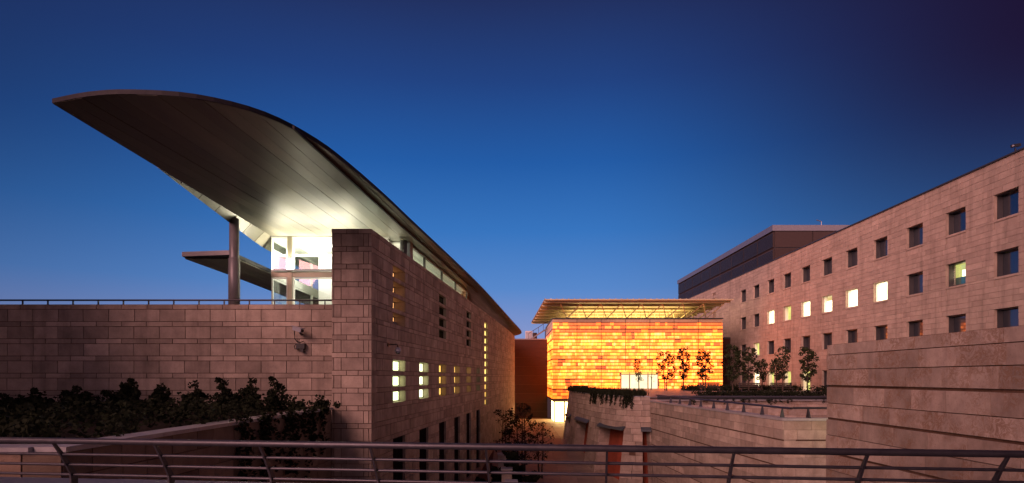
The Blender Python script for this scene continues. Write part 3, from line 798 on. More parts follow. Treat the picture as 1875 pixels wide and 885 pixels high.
tree('young_tree', 'loose young tree by the doors, leftmost of the three against the onyx facade', 'tree', tx(1219, 63), 4.15, .78, 3, .30, 1.1, .17, GT, stems=2, leaf='leaf2', clumps=36)
tree('young_tree', 'narrow upright young tree, middle one of the three against the onyx facade', 'tree', tx(1252, 63), 4.6, .60, 4, .30, 1.25, .17, GT, leaf='leaf2', clumps=36)
tree('young_tree', 'full two-stemmed young tree near the right edge of the onyx facade', 'tree', tx(1289, 62), 4.25, .82, 5, .30, 1.3, .17, GT, stems=2, leaf='leaf2', clumps=40)
tree('young_tree', 'broad dense young tree before the dark link wall right of the onyx facade', 'tree', tx(1342, 58), 4.6, .95, 6, .28, 1.25, .18, GT, clumps=52)
tree('young_tree', 'dense young tree just right of the dark link wall', 'tree', tx(1371, 58), 4.35, .80, 7, .28, 1.2, .18, GT, clumps=46)
tree('young_tree', 'smaller slim tree between the two dense trees and the sparse topped one', 'tree', tx(1396, 60), 3.2, .55, 8, .36, 1.0, .17, GT, clumps=28)
tree('young_tree', 'leaning young tree beside the sparse topped tree', 'tree', tx(1422, 57), 3.3, .55, 9, .36, 1.0, .17, GT, clumps=26)
tree('young_tree', 'taller tree with a sparse twiggy top before the stone office wall', 'tree', tx(1433, 57), 4.4, .62, 10, .30, .85, .17, GT, clumps=36)
tree('young_tree', 'dense solitary tree rightmost on the terrace, next to the near stone wall', 'tree', tx(1479, 56), 4.25, .78, 12, .28, 1.3, .18, GT, clumps=48)

# shrubs of the dark planter
GS = 'shrubs in the planter under the left wall'
def shrub(label, pxx, pyt, dep, wdt, seed, name='shrub', cat='shrub', zb=-1.15, group=GS, dens=1.0, size=.095, leaf='leaf2'):
    x, y, zt = px(pxx, pyt, dep); r = random.Random(seed); h = zt - zb
    T = thing(name, label, cat, (x, y, zb), group); st = MB(); cr = MB()
    n = max(4, int(6 * wdt * 2))
    for i in range(n):
        an = r.uniform(0, 6.28); rad = wdt * r.uniform(.05, .9); hh = h * r.uniform(.55, 1.0) * (1 - .35 * rad / wdt)
        if i == 0: rad, hh = .05, h
        tip = Vector((math.cos(an) * rad, math.sin(an) * rad * .7, hh)); p0 = Vector((tip.x * .25, tip.y * .25, 0))
        st.tube([p0, p0.lerp(tip, .5) + Vector((r.uniform(-.06, .06), 0, .04)), tip], [.018, .012, .004], 5)
        ns = max(5, int(h / .26))
        for k in range(ns):
            t = .2 + .78 * (k + r.random() * .6) / ns
            c = p0.lerp(tip, t) + Vector((r.gauss(0, .10), r.gauss(0, .10), 0)); q = (.22 if h < 2.4 else .30) * (1.25 - t * .7) * r.uniform(.6, 1.2)
            leaves(cr, c, (q, q, q * .9), int(44 * dens), size, r)
    st.build('stems', M['bark'], T, None); cr.build('foliage', M[leaf], T, None)
    return T
shrub('broad dark shrub, leftmost and largest bush against the left wall', 235, 686, 18.8, .95, 31, dens=1.5)
shrub('low dark shrub right of the largest bush, with two upright sprigs', 292, 701, 18.8, .6, 32)
shrub('bushy dark shrub with a rounded head below the middle of the left wall', 362, 696, 18.6, .62, 33, dens=1.3)
shrub('forked shrub with two tall leafy tips right of the rounded one', 412, 690, 18.6, .5, 34)
shrub('dense upright shrub between the forked shrub and the slim spire', 460, 688, 18.6, .5, 35, dens=1.4)
shrub('slim spire-like shrub tallest at the right of the planter row', 502, 682, 18.6, .26, 36, dens=1.2)
shrub('low shrub at the planter end beside the corner pier, thin whips above it', 590, 727, 19.2, .45, 37, dens=.8)
shrub('small trailing shrub between the spire-like one and the planter end', 548, 737, 18.8, .4, 38, dens=.8)
shrub('dark rounded shrub at the far left of the planter near the frame edge', 60, 708, 17.5, 1.1, 39, dens=1.3)
shrub('dark spreading shrub second from the left in the planter', 145, 704, 18.2, 1.0, 40, dens=1.3)
r = random.Random(50); b = MB()
for i in range(420):
    x = r.uniform(-17, -6.6); y = r.uniform(9.6, 20.0)
    leaves(b, (x, y, -1.1 + .35 * r.random()), (.35, .35, .32), 34, .11, r)
struct(b.build('ground_cover', M['leaf2']), 'stuff')
b = MB()
for i in range(26):
    u = r.choice((5.2, 6.2, 7.2, 8.0, 8.8, 9.6, 10.3)) + r.gauss(0, .25); n = int(r.uniform(4, 13))
    for k in range(n):
        p = pp(min(max(u + r.gauss(0, .1), 3), 11.3), -.98 - k * .17, .08 + .02 * r.random()); leaves(b, p, (.06, .13, .12), 9, .11, r)
struct(b.build('ivy', M['leaf2']), 'stuff')
# big shrubs in the sunken court
def big_shrub(label, pxx, pyt, dep, wdt, seed, zb, dens=1.0, leafs=.2):
    return shrub(label, pxx, pyt, dep, wdt, seed, 'court_shrub', 'shrub', zb, 'large shrubs in the sunken court', dens, leafs, 'leaf2')
def tz(pxx, dep, z): return ((pxx - CX) / F * dep, dep, z)
GC = 'loose trees in the sunken court'
tree('court_tree', 'loose leafy small tree in the middle of the court, before the lit floor', 'tree', tz(955, 40, -7.0), 5.3, 1.15, 61, .25, .9, .15, GC, 3, 'leaf2', 70)
tree('court_tree', 'sparse arching small tree against the far end of the orange-lit wall', 'tree', tz(922, 43, -6.7), 4.5, .95, 62, .35, .55, .15, GC, 2, 'leaf2', 44)
tree('court_tree', 'thin twiggy small tree in front of the lit lower entrance', 'tree', tz(990, 41, -6.9), 4.0, .75, 63, .35, .45, .14, GC, 2, 'leaf2', 34)
big_shrub('low dense dark shrub at the foot of the court behind the railing', 935, 806, 33, 2.0, 64, -7.7, 1.0)
for i, (a, c) in enumerate(((920, 830), (928, 857), (936, 880))):
    x, y, z = px(a, c, (36, 31, 27)[i])
    b = MB(); b.prism([(x - .26, y - .26), (x + .26, y - .26), (x + .26, y + .26), (x - .26, y + .26)], -8, z - .09); p_ = thing('stone_pier', ('farthest and smallest of three pale-topped stone piers in the court', 'middle one of three pale-topped stone piers in the court', 'nearest of three pale-topped stone piers in the court')[i], 'pier', (x, y, -8), 'pale-topped stone piers in the court')
    b.build('shaft', M['stone_t'], p_)
    b = MB(); b.box(x - .3, x + .3, y - .3, y + .3, z - .088, z); b.build('cap', M['coping'], p_)

# ------------------------------------------------------------------ GLOWING PAVILION
GB = thing('onyx_hall', 'glowing amber hall clad in backlit onyx panels under a tilted metal canopy', 'building', (15.7, 75, -8))
FX0, FX1, FY, FT = 5.08, 26.3, 75.0, 7.36
gl = Line([(FX0, FY), (FX1, FY)], +1)
gs = Line([(FX0, 90), (FX0, FY)], +1)
b = MB(); b.box(FX0 + .12, FX1 - .1, FY + .12, 95, -2.72, FT - .05); b.build('core', M['joint'], GB)
b = MB(); b.box(FX0 + 4.4, FX1 - .1, FY + 1.6, 95, -6, -2.73); b.build('plinth', M['link'], GB)
r = random.Random(77); cand = []; restm = {}
rows = 24; rh = .42
DX0, DX1 = 13.55, 18.3
for rw in range(rows):
    z1 = FT - .1 - rw * .417; z0 = z1 - .417
    for side in (0, 1):
        Ln, ln = (gl, gl.len) if side == 0 else (gs, gs.len)
        x = 0
        while x < ln - .02:
            w_ = r.choice((.3, .38, .46, .55, .66, .8)); x1 = min(ln, x + w_)
            if ln - x1 < .3: x1 = ln
            g0, g1 = x + FX0, x1 + FX0
            if side == 0 and z0 < .50 and z1 > -2.0 and g1 > DX0 and g0 < DX1 and (z0 + z1) / 2 > -1.6:
                if g0 < DX0 - .15: x1 = DX0 - FX0; 
                elif g1 > DX1 + .15 and g0 >= DX0 and g0 < DX1: x = DX1 - FX0; continue
                else: x = x1; continue
            t = r.random()
            edge = min(x, ln - x) < .45
            if rw == 0: mk = 'on_off'
            elif rw in (1, 3): mk = 'on_low' if t < .7 else 'on_mid'
            elif rw == 2: mk = 'on_mid' if t < .75 else 'on_low'
            elif rw >= 21: mk = 'on_low' if t < .35 else 'on_mid'
            elif edge: mk = 'on_mid'
            else: mk = 'on_hi' if t < .64 else ('on_mid' if t < .95 else 'on_low')
            if side == 1 and rw < 3 : mk = 'on_off'
            d0 = r.uniform(0, .012); g_ = .008; gv = .042
            q = [Ln(x + g_, z0 + gv, d0), Ln(x1 - g_, z0 + gv, d0), Ln(x1 - g_, z1 - gv, d0), Ln(x + g_, z1 - gv, d0)]
            k_ = [Ln(x + g_, z0 + gv, -.1), Ln(x1 - g_, z0 + gv, -.1), Ln(x1 - g_, z1 - gv, -.1), Ln(x + g_, z1 - gv, -.1)]
            cand.append(((x1 - x) * (1 if side == 0 else .15) + (.3 if mk == 'on_hi' else 0), q, k_, mk)); x = x1
cand.sort(key=lambda t: -t[0])
for i, (_, q, k_, mk) in enumerate(cand):
    m = MB() if i < 300 else restm.setdefault(mk, MB())
    m.hexa(q, k_, 0, None, True)
    if i < 300: m.build('onyx_panel', M[mk], GB)
keys = list(restm); mall = MB()
for ki, mk in enumerate(keys):
    o = len(mall.v); mall.v += restm[mk].v; mall.f += [tuple(i + o for i in f) for f in restm[mk].f]; mall.m += [ki] * len(restm[mk].f)
mall.build('onyx_panel', [M[k] for k in keys], GB, kind='stuff')
for k in range(0, 9):       # horizontal rails every third row
    z = FT - .1 - k * 3 * .417
    if k == 0: continue
    for a, c in ([(FX0 - .03, FX1)] if not (-1.5 < z < .6) else [(FX0 - .03, DX0), (DX1, FX1)]):
        m = MB(); m.box(a, c, FY - .06, FY + .05, z - .065, z + .065); m.build('facade_rail', M['joint'], GB)
    m = MB(); m.box(FX0 - .06, FX0 + .05, FY + .06, 90, z - .065, z + .065); m.build('facade_rail', M['joint'], GB)
for xx in [FX0 + 3.03 * i for i in range(1, 7)]:
    for z0, z1 in ([(-2.72, FT - .1)] if not DX0 < xx < DX1 else [(.75, FT - .1)]):
        m = MB(); m.box(xx - .025, xx + .025, FY - .03, FY + .05, z0, z1); m.build('facade_stile', M['joint'], GB)
b = MB(); b.box(FX0 - .08, FX1 + .05, FY - .08, FY + .3, FT - .08, FT + .04); b.box(FX0 - .08, FX0 + .2, FY + .31, 90, FT - .08, FT + .04); b.build('parapet_cap', M['frame'], GB)
# terrace doors
b = MB()
for xx in (DX0 + .02, 14.63, 16.93, DX1 - .12): b.box(xx, xx + .10, FY - .02, FY + .1, -1.42, .60)
b.box(DX0 + .13, DX1 - .13, FY - .01, FY + .1, .30, .36)
b.build('door_frame', M['strut'], GB)
for a, c in ((13.68, 14.62), (14.74, 16.92), (17.04, 18.17)):
    m = MB(); m.box(a, c, FY + .03, FY + .06, .37, .60); m.build('transom', M['w_amber'], GB)
for a, c in ((13.68, 14.60), (14.76, 15.80), (15.86, 16.90), (17.06, 18.16)):
    m = MB(); m.box(a, c, FY + .03, FY + .06, -1.40, .29); m.build('door', M['w_door2'], GB)
# lower entrance under the onyx: recessed glazing
for a, c in ((5.35, 6.55), (6.62, 7.9), (7.97, 9.3)):
    m = MB(); m.box(a, a + .05, FY + .35, FY + .43, -5.62, -2.95); m.box(c - .05, c, FY + .35, FY + .43, -5.62, -2.95); m.box(a + .05, c - .05, FY + .35, FY + .43, -3.1, -2.95)
    m.box(a + .05, c - .05, FY + .35, FY + .43, -5.62, -5.55)
    f = m.build('entrance_door', M['frame'], GB)
    m = MB(); m.box(a + .05, c - .05, FY + .39, FY + .41, -5.55, -3.1); m.build('pane', M['w_door'], f)
for i in range(4):
    m = MB(); a = FY + .45 + i * 1.3; m.box(5.28, 5.36, a, a + .06, -5.62, -2.95); m.box(5.28, 5.36, a + 1.2, a + 1.26, -5.62, -2.95); m.box(5.28, 5.36, a + .06, a + 1.2, -3.1, -2.95)
    f = m.build('entrance_door', M['frame'], GB)
    m = MB(); m.box(5.31, 5.33, a + .06, a + 1.2, -5.6, -3.1); m.build('pane', M['w_door'], f)
b = MB(); b.box(FX0 + .02, 10, FY + .02, 86, -2.95, -2.73); b.build('soffit', M['canopy'], GB)
# roof light and canopy
b = MB(); b.box(8, 23, 78, 90, FT - .04, FT + .1); b.build('roof_light', M['roof_glow'], GB)
def cz_(y): return 9.3 - .037 * (y - 72)
def cxl(y): return 3.96 - .042 * (y - 72)
def cxr(y): return 26.55 - .042 * (y - 72)
Y0, Y1 = 72.0, 94.2
nr = 17; cb = None
b = MB(); b.bar(((cxl(Y0) + cxr(Y0)) / 2 - 11.3, Y0, cz_(Y0)), ((cxl(Y0) + cxr(Y0)) / 2 + 11.3, Y0, cz_(Y0)), .12, .14); cb = b.build('canopy', M['canopy'], GB)
for i in range(32):          # sheets of the canopy, lapped
    f0, f1 = i / 32, (i + 1) / 32
    a0, a1 = cxl(Y0) + 22.59 * f0, cxl(Y0) + 22.59 * f1 - .02; c0_, c1_ = cxl(Y1) + 22.59 * f0, cxl(Y1) + 22.59 * f1 - .02
    m = MB(); t = .06
    m.hexa([(a0, Y0, cz_(Y0)), (a1, Y0, cz_(Y0)), (c1_, Y1, cz_(Y1)), (c0_, Y1, cz_(Y1))][::-1], [(a0, Y0, cz_(Y0) + t), (a1, Y0, cz_(Y0) + t), (c1_, Y1, cz_(Y1) + t), (c0_, Y1, cz_(Y1) + t)][::-1])
    m.hexa([(a0 - .03, Y0 - .05, cz_(Y0) + .06), (a0 + .05, Y0 - .05, cz_(Y0) + .06), (c0_ + .05, Y1, cz_(Y1) + .06), (c0_ - .03, Y1, cz_(Y1) + .06)][::-1], [(a0 - .03, Y0 - .05, cz_(Y0) + .15), (a0 + .05, Y0 - .05, cz_(Y0) + .15), (c0_ + .05, Y1, cz_(Y1) + .15), (c0_ - .03, Y1, cz_(Y1) + .15)][::-1])
    m.build('canopy_sheet', M['canopy'], cb)
for i in range(8):           # purlins
    y = Y0 + .9 + i * 2.9; m = MB(); m.bar((cxl(y), y, cz_(y) - .12), (cxr(y), y, cz_(y) - .12), .14, .22); m.build('purlin', M['canopy'], cb)
for y in (74.0, 79.0, 86.0):
    zt = cz_(y) - .25; m0 = 5.3
    tops = [(5.9 + 2.5 * i, y - .6, zt) for i in range(9)]; bots = [(5.4 + .9 + 2.5 * i + .6, y + 1.6, FT + .03) for i in range(8)]
    for i in range(8):
        for j in (i, i + 1):
            m = MB(); m.tube([bots[i], tops[j]], .06, 6); m.build('strut', M['strut'], cb)
for i in range(18):
    x = FX0 + .6 + 1.17 * i; m = MB(); m.box(x - .02, x + .02, FY + .6, FY + .64, FT + .02, FT + .75); m.build('roof_rail_post', M['strut'], GB)
b = MB(); b.tube([(FX0 + .5, FY + .62, FT + .76), (FX1 - .5, FY + .62, FT + .76)], .025, 6); b.build('roof_rail', M['strut'], GB)

# link walls on both sides of the hall
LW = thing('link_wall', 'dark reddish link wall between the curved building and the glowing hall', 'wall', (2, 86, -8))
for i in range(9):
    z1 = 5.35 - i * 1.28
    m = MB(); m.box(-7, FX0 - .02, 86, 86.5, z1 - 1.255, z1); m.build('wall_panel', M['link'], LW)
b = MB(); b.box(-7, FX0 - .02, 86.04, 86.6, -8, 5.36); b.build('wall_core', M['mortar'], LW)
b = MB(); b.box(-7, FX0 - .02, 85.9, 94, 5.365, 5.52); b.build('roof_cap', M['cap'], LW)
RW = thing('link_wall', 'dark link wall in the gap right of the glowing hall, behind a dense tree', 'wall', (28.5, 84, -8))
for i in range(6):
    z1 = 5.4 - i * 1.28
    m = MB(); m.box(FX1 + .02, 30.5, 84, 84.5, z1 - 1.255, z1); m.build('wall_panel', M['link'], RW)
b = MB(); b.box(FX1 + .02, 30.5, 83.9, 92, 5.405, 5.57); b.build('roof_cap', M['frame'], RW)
# unit and stair rail on the link roof
AU = thing('rooftop_unit', 'small pale air-handling unit on the link roof left of the glowing hall', 'unit', (2.3, 88, 5.55))
x0, y0, z0 = px(962, 619, 88)
b = MB(); b.box(1.95, 3.0, 87.6, 88.6, 5.53, 6.75); ub = b.build('housing', M['unit'], AU)
for i in range(6):
    m = MB(); m.box(2.02, 2.93, 87.55, 87.598, 5.68 + i * .17, 5.78 + i * .17); m.build('louvre_blade', M['camgrey'], ub)
b = MB(); b.tube([(3.35, 88, 5.53), (3.35, 88, 6.5)], .32, 14); b.build('fan_drum', M['screen'], AU)
SR = thing('stair_railing', 'sloping metal stair railing climbing to the hall roof at its left side', 'railing', (4.2, 87, 5.52))
b = MB(); p0, p1 = Vector(px(968, 611, 86.8)), Vector(px(1004, 588, 86.8)); b.tube([p0, p1], .04, 6); b.build('handrail', M['steel'], SR)
b = MB(); b.bar(p0 - Vector((0, 0, 1.0)), p1 - Vector((0, 0, 1.0)), .1, .2); b.build('stringer', M['cap'], SR)
for i in range(5):
    q = p0.lerp(p1, i / 4); m = MB(); m.tube([q - Vector((0, 0, .95)), q], .03, 6); m.build('post', M['steel'], SR)

# ------------------------------------------------------------------ RIGHT OFFICE BUILDING
OB = thing('office_building', 'long limestone office block with four rows of square windows, some lit', 'building', (30.6, 70, -8))
rl = Line([(30.6, 22), (30.6, 112)], -1)
def ur(z): return z - 22
TOPS = [11.54 - 3.62 * k for k in range(4)]; WH = 1.59
lv = set([13.62])
vlist = [13.62, 13.2, 12.79, 12.37, 11.96, 11.54]
for k, T in enumerate(TOPS):
    if k < 3:
        vlist += [T - .3975, T - .795, T - 1.1925, T - 1.59, T - 1.74, T - 2.17]
        vlist += [T - 2.17 - .3625 * j for j in (1, 2, 3)] + [TOPS[k + 1]]
    else: vlist += [T - .42, T - .84, T - 1.26, T - 1.68, -1.42, -2.0]
lvr = sorted(set(round(v, 4) for v in vlist))
RWZ = [36.3 + 4.23 * k for k in range(-3, 11)]
WW = 1.85
holes = []; nob = []
for z in RWZ:
    for k, T in enumerate(TOPS):
        if k < 3:
            holes.append((ur(z), ur(z + WW), T - WH - .001, T + .001)); nob.append((ur(z), ur(z + WW), T - 2.171, T - WH))
        else: holes.append((ur(z), ur(z + WW), -1.42, T + .001))
for i in range(9): nob.append((ur(90.2), ur(91.7), 12.9 - 1.05 * i - .6, 12.9 - 1.05 * i))
wall(OB, rl, ur(24), ur(112), lvr, lambda ci: (.7, 1.35), (M['stone_r'], M['mortar_l']), holes, nob, (), gap=.016, depth=.05, thick=.7, nobj=300, seg=6, seed=31)
wp = None
lit = {(1, 3): 'w_white', (1, 4): 'w_white', (1, 5): 'w_white', (1, 6): 'w_white', (1, 8): 'w_white', (1, 7): 'w_dim', (2, 9): 'w_dim', (3, 8): 'w_dim', (3, 7): 'w_dim', (3, 9): 'w_white', (3, 6): 'w_dim'}
for zi, z in enumerate(RWZ):
    k0 = zi - 3
    for k, T in enumerate(TOPS):
        vb = T - WH if k < 3 else -1.40
        f = frame_on(rl, ur(z) + .012, ur(z + WW) - .012, vb + .012, T - .012, -.20, .05, M['frame'] if (k, k0) not in lit else M['white'], OB, 'window', .34)
        mk = lit.get((k, k0))
        if (k, k0) == (1, 1):
            pane_on(rl, ur(z) + .07, ur(z + WW) - .07, vb + .07, T - .07, -.53, M['glass'], f)
            pane_on(rl, ur(z) + .02, ur(z + WW) + .9, vb - .02, vb + .72, -.95, M['teal'], f, 'partition', .04)
            pane_on(rl, ur(z) - .4, ur(z + WW) + 2.5, vb + .1, T + .4, -2.4, M['w_dim'], f, 'room_wall', .05)
            pane_on(rl, ur(z) + .5, ur(z) + 1.9, vb + .72, T - .35, -1.2, M['w_white'], f, 'lit_screen', .04)
        else:
            pane_on(rl, ur(z) + .07, ur(z + WW) - .07, vb + .07, T - .07, -.53, M[mk] if mk else M['dglass'], f)
        if mk == 'w_white' and k0 in (3, 5, 6):      # a blind or a cupboard seen in some of the lit rooms
            w0, w1, h0, h1 = {3: (.07, .75, .07, .5), 5: (.07, 1.78, 1.15, 1.52), 6: (.07, .95, .07, .42)}[k0]
            pane_on(rl, ur(z) + w0, ur(z) + w1, vb + h0, vb + h1, -.505, M['w_blind'], f, 'blind', .015)
        if k < 3:
            s_ = MB(); a = MB()
            q = [rl(ur(z) + .01, T - 1.735, .015), rl(ur(z + WW) - .01, T - 1.735, .015), rl(ur(z + WW) - .01, T - 1.60, .015), rl(ur(z) + .01, T - 1.60, .015)]
            kk = [rl(ur(z) + .01, T - 1.735, -.19), rl(ur(z + WW) - .01, T - 1.735, -.19), rl(ur(z + WW) - .01, T - 1.60, -.19), rl(ur(z) + .01, T - 1.60, -.19)]
            s_.hexa(q[::-1], kk[::-1]); s_.build('sill', M['stone_r'], f)
            q = [rl(ur(z) + .01, T - 2.16, -.04), rl(ur(z + WW) - .01, T - 2.16, -.04), rl(ur(z + WW) - .01, T - 1.745, -.04), rl(ur(z) + .01, T - 1.745, -.04)]
            kk = [rl(ur(z) + .01, T - 2.16, -.06), rl(ur(z + WW) - .01, T - 2.16, -.06), rl(ur(z + WW) - .01, T - 1.745, -.06), rl(ur(z) + .01, T - 1.745, -.06)]
            a.hexa(q[::-1], kk[::-1]); a.build('recess_panel', M['stone_r'], f)
b = MB(); b.box(30.5, 31.6, 24, 112, 13.63, 13.72); b.build('roof_cap', M['frame'], OB)
b = MB(); b.box(33.7, 60, 24.5, 112, -1.6, 13.4); b.build('building_core', M['screen'], OB)
# plant-room screen on the roof
PS = thing('plant_room', 'dark panelled rooftop plant room with a pale cap on the office block', 'plant room', (40, 90, 13.6))
b = MB(); b.box(31.62, 55, 72.42, 113.6, 13.4, 17.6); b.build('core', M['frame'], PS)
for i in range(9):
    a, c = 72.4 + 4.6 * i + .05, 72.4 + 4.6 * (i + 1) - .05
    for z0, z1 in ((13.45, 15.55), (15.65, 17.55)):
        m = MB(); m.box(31.5, 31.61, a, c, z0, z1); pn_ = m.build('screen_panel', M['screen'], PS)
        m = MB()
        for j in range(11): zz = z0 + .1 + j * (z1 - z0 - .2) / 11; m.box(31.44, 31.498, a + .04, c - .04, zz, zz + .07)
        m.build('louvre', M['frame'], pn_)
for i in range(5):
    a = 31.6 + 4.6 * i
    for z0, z1 in ((13.45, 15.55), (15.65, 17.55)):
        m = MB(); m.box(a + .05, a + 4.55, 72.3, 72.41, z0, z1); m.build('screen_panel', M['screen'], PS)
b = MB(); b.box(31.3, 55.2, 72.2, 113.8, 17.61, 18.3); b.build('cap', M['cap'], PS)
AN = thing('roof_antenna', 'thin bent antenna pole on the plant room cap', 'antenna', (35.5, 74, 18.3))
x0, y0, z0 = px(1504, 413, 73.2)
b = MB(); b.tube([(x0, 73.2, 18.25), (x0, 73.2, 18.95), (x0 - .05, 73.2, 19.0), (x0 - .6, 73.2, 19.15)], .05, 6); b.build('pole', M['cap'], AN)
FLD = thing('roof_camera', 'dark pole-mounted camera on the office roof edge at far right', 'camera', (30.75, 36.8, 13.7))
x0, y0, z0 = px(1853, 279, 37); x0 = 31.0
b = MB(); b.tube([(x0, 37, 13.7), (x0, 37, 14.1)], .05, 8); b.build('pole', M['black'], FLD)
b = MB(); b.bar((x0 - .28, 36.9, 14.2), (x0 + .3, 37.05, 14.32), .2, .17); b.build('housing', M['black'], FLD)
b = MB(); b.tube([(x0 - .29, 36.82, 14.19), (x0 - .25, 36.84, 14.2)], .06, 10); b.build('lens', M['camgrey'], FLD)

# ------------------------------------------------------------------ NEAR RIGHT WALL
NW = thing('boundary_wall', 'big near limestone wall at the right with brown eroded blocks and deep grooves', 'wall', (9.6, 14, -8))
nl = Line([(9.6, 2), (9.6, 18.3)], -1, .012, .98)
nlv = [-8, -7, -6, -5.2, -4.45, -4.4, -3.85, -3.35, -3.30, -2.78, -2.30, -2.25, -1.74, -1.27, -1.22, -.78, -.29, -.24, .23, .67, .98]
gro = [i for i in range(len(nlv) - 1) if nlv[i + 1] - nlv[i] < .08]
wall(NW, nl, 0, nl.len, nlv, lambda ci: (1.0, 1.65), (M['tufa'], M['mortar']), (), (), gro, gap=.02, depth=.05, thick=.45, nobj=200, seed=41, jit=.008)
b = MB(); b.box(9.7, 11.2, 2, 18.2, -8, .93); b.build('wall_fill', M['tufa'], NW)

# ------------------------------------------------------------------ TERRACE RETAINING WALLS
TW = thing('retaining_wall', 'long pinkish retaining wall with horizontal grooves, rail on its coping', 'wall', (9.6, 30, -8))
tl = Line([(10.05, 22.3), (9.03, 39.3)], -1, 0, -1.55)
tlv = [-8]
v = -1.62; tl_levels = [v]
for i in range(6):
    for d_ in ((.34, .36, .05, ) if i == 0 else (.31, .31, .33, .05)):
        v -= d_; tl_levels.append(v)
tl_levels += [v - .8, v - 1.6]
tlv = sorted(x for x in tl_levels if x > -8.4)
gro = [i for i in range(len(tlv) - 1) if tlv[i + 1] - tlv[i] < .08]
wall(TW, tl, 0, tl.len, tlv, lambda ci: (.95, 1.7), (M['stone_t'], M['mortar']), (), (), gro, gap=.010, depth=.045, thick=.5, nobj=200, seed=43, jit=.004)
yl = Line([(10.05, 22.3), (15, 22.3)], +1)
wall(TW, yl, 0.05, yl.len, tlv, lambda ci: (.95, 1.5), (M['stone_t'], M['mortar']), (), (), gro, gap=.010, depth=.045, thick=.5, nobj=60, seed=44, jit=.004, backing='return_core')
for i in range(10):
    a, c = tl.len * i / 10 + .006, tl.len * (i + 1) / 10 - .006; m = MB(); z0, z1 = -1.615, -1.53
    m.hexa([tl(a, z0, .03), tl(c, z0, .03), tl(c, z1, .03), tl(a, z1, .03)][::-1], [tl(a, z0, -.5), tl(c, z0, -.5), tl(c, z1, -.5), tl(a, z1, -.5)][::-1]); m.build('coping_slab', M['coping'], TW)
for i in range(3):
    m = MB(); m.box(10.03 + i * 1.6, 11.62 + i * 1.6, 22.27, 22.8, -1.615, -1.53); m.build('coping_slab', M['coping'], TW)
TR = thing('terrace_railing', 'low pale metal railing on triangular brackets along the retaining wall', 'railing', (9.6, 30, -1.55))
pts = [tl(tl.len - .4, -1.16, -.3), tl(.0, -1.16, -.3), Vector((10.6, 22.62, -1.16)), Vector((14.8, 22.6, -1.16))]
b = MB(); b.tube(pts, .04, 8); b.build('handrail', M['steel'], TR)
for y in (36, 34.4, 32.8, 31.2, 29.5, 27.9, 26.2, 24.5, 22.9):
    u = (y - 22.3) * tl.len / 17.0; m = MB(); w_ = .025
    a = tl(u, -1.53, -.20); c = tl(u, -1.53, -.38); t_ = tl(u, -1.19, -.28); t2 = tl(u, -1.19, -.32)
    m.hexa([(a.x, a.y - w_, a.z), (c.x, c.y - w_, c.z), (t2.x, t2.y - w_, t2.z), (t_.x, t_.y - w_, t_.z)], [(a.x, a.y + w_, a.z), (c.x, c.y + w_, c.z), (t2.x, t2.y + w_, t2.z), (t_.x, t_.y + w_, t_.z)]); m.build('bracket', M['steel'], TR)
for x in (11.15, 12.9):
    m = MB(); m.hexa([(x - .025, 22.45, -1.53), (x + .025, 22.45, -1.53), (x + .025, 22.58, -1.19), (x - .025, 22.58, -1.19)], [(x - .025, 22.75, -1.53), (x + .025, 22.75, -1.53), (x + .025, 22.64, -1.19), (x - .025, 22.64, -1.19)]); m.build('bracket', M['steel'], TR)
# back wall of the ramp below the terrace, and its own rail
BW = thing('ramp_wall', 'low pitted stone wall behind the terrace railing, topped by a dark rail', 'wall', (16, 41, -3))
bl = Line([(9.1, 40.9), (27, 41.6)], +1)
wall(BW, bl, 0, bl.len, [-8, -5, -3.6, -3.1, -2.62, -2.15, -1.86, -1.60], lambda ci: (1.0, 1.8), (M['tufa'], M['mortar']), nobj=60, seed=45, gap=.014)
b = MB(); b.hexa([(9.1, 40.7, -1.595), (27, 41.4, -1.595), (27, 41.4, -1.54), (9.1, 40.7, -1.54)], [(9.1, 42.2, -1.595), (27, 42.2, -1.595), (27, 42.2, -1.54), (9.1, 42.2, -1.54)]); b.build('coping', M['coping'], BW)
b = MB(); b.bar((9.9, 40.85, -1.30), (27, 41.5, -1.36), .10, .10); b.build('rail', M['steel'], BW)
b = MB(); b.bar((9.9, 40.95, -1.44), (27, 41.6, -1.47), .05, .16); b.build('rail_backing', M['black'], BW)
b = MB(); b.prism([(10.7, 22.95), (15, 22.95), (27, 40.8), (9.7, 40.2)], -8, -3.2); struct(b.build('ramp_floor', M['pave']))
# a green-white lamp behind the near wall lights the return wall
ld = bpy.data.lights.new('stair_lamp', 'POINT'); ld.energy = 32; ld.color = (.85, 1.0, .30); ld.shadow_soft_size = .15
lo = bpy.data.objects.new('stair_lamp', ld); COL.objects.link(lo); lo.location = (12.1, 20.7, -1.0 + EYE)

# curved bastion with hooded openings
BA = thing('curved_bastion', 'curved leaning stone bastion with dark hooded openings below the terrace planting', 'wall', (7, 45, -8))
bpts = [(9.03, 39.3), (8.35, 39.35), (7.6, 39.9), (6.85, 41.8), (6.3, 44.5), (5.85, 48.2), (5.48, 52), (5.34, 55), (5.55, 58.2), (6.3, 61.8), (7.7, 65)]
ba = Line(bpts, -1, .13, -1.3, smooth=True)
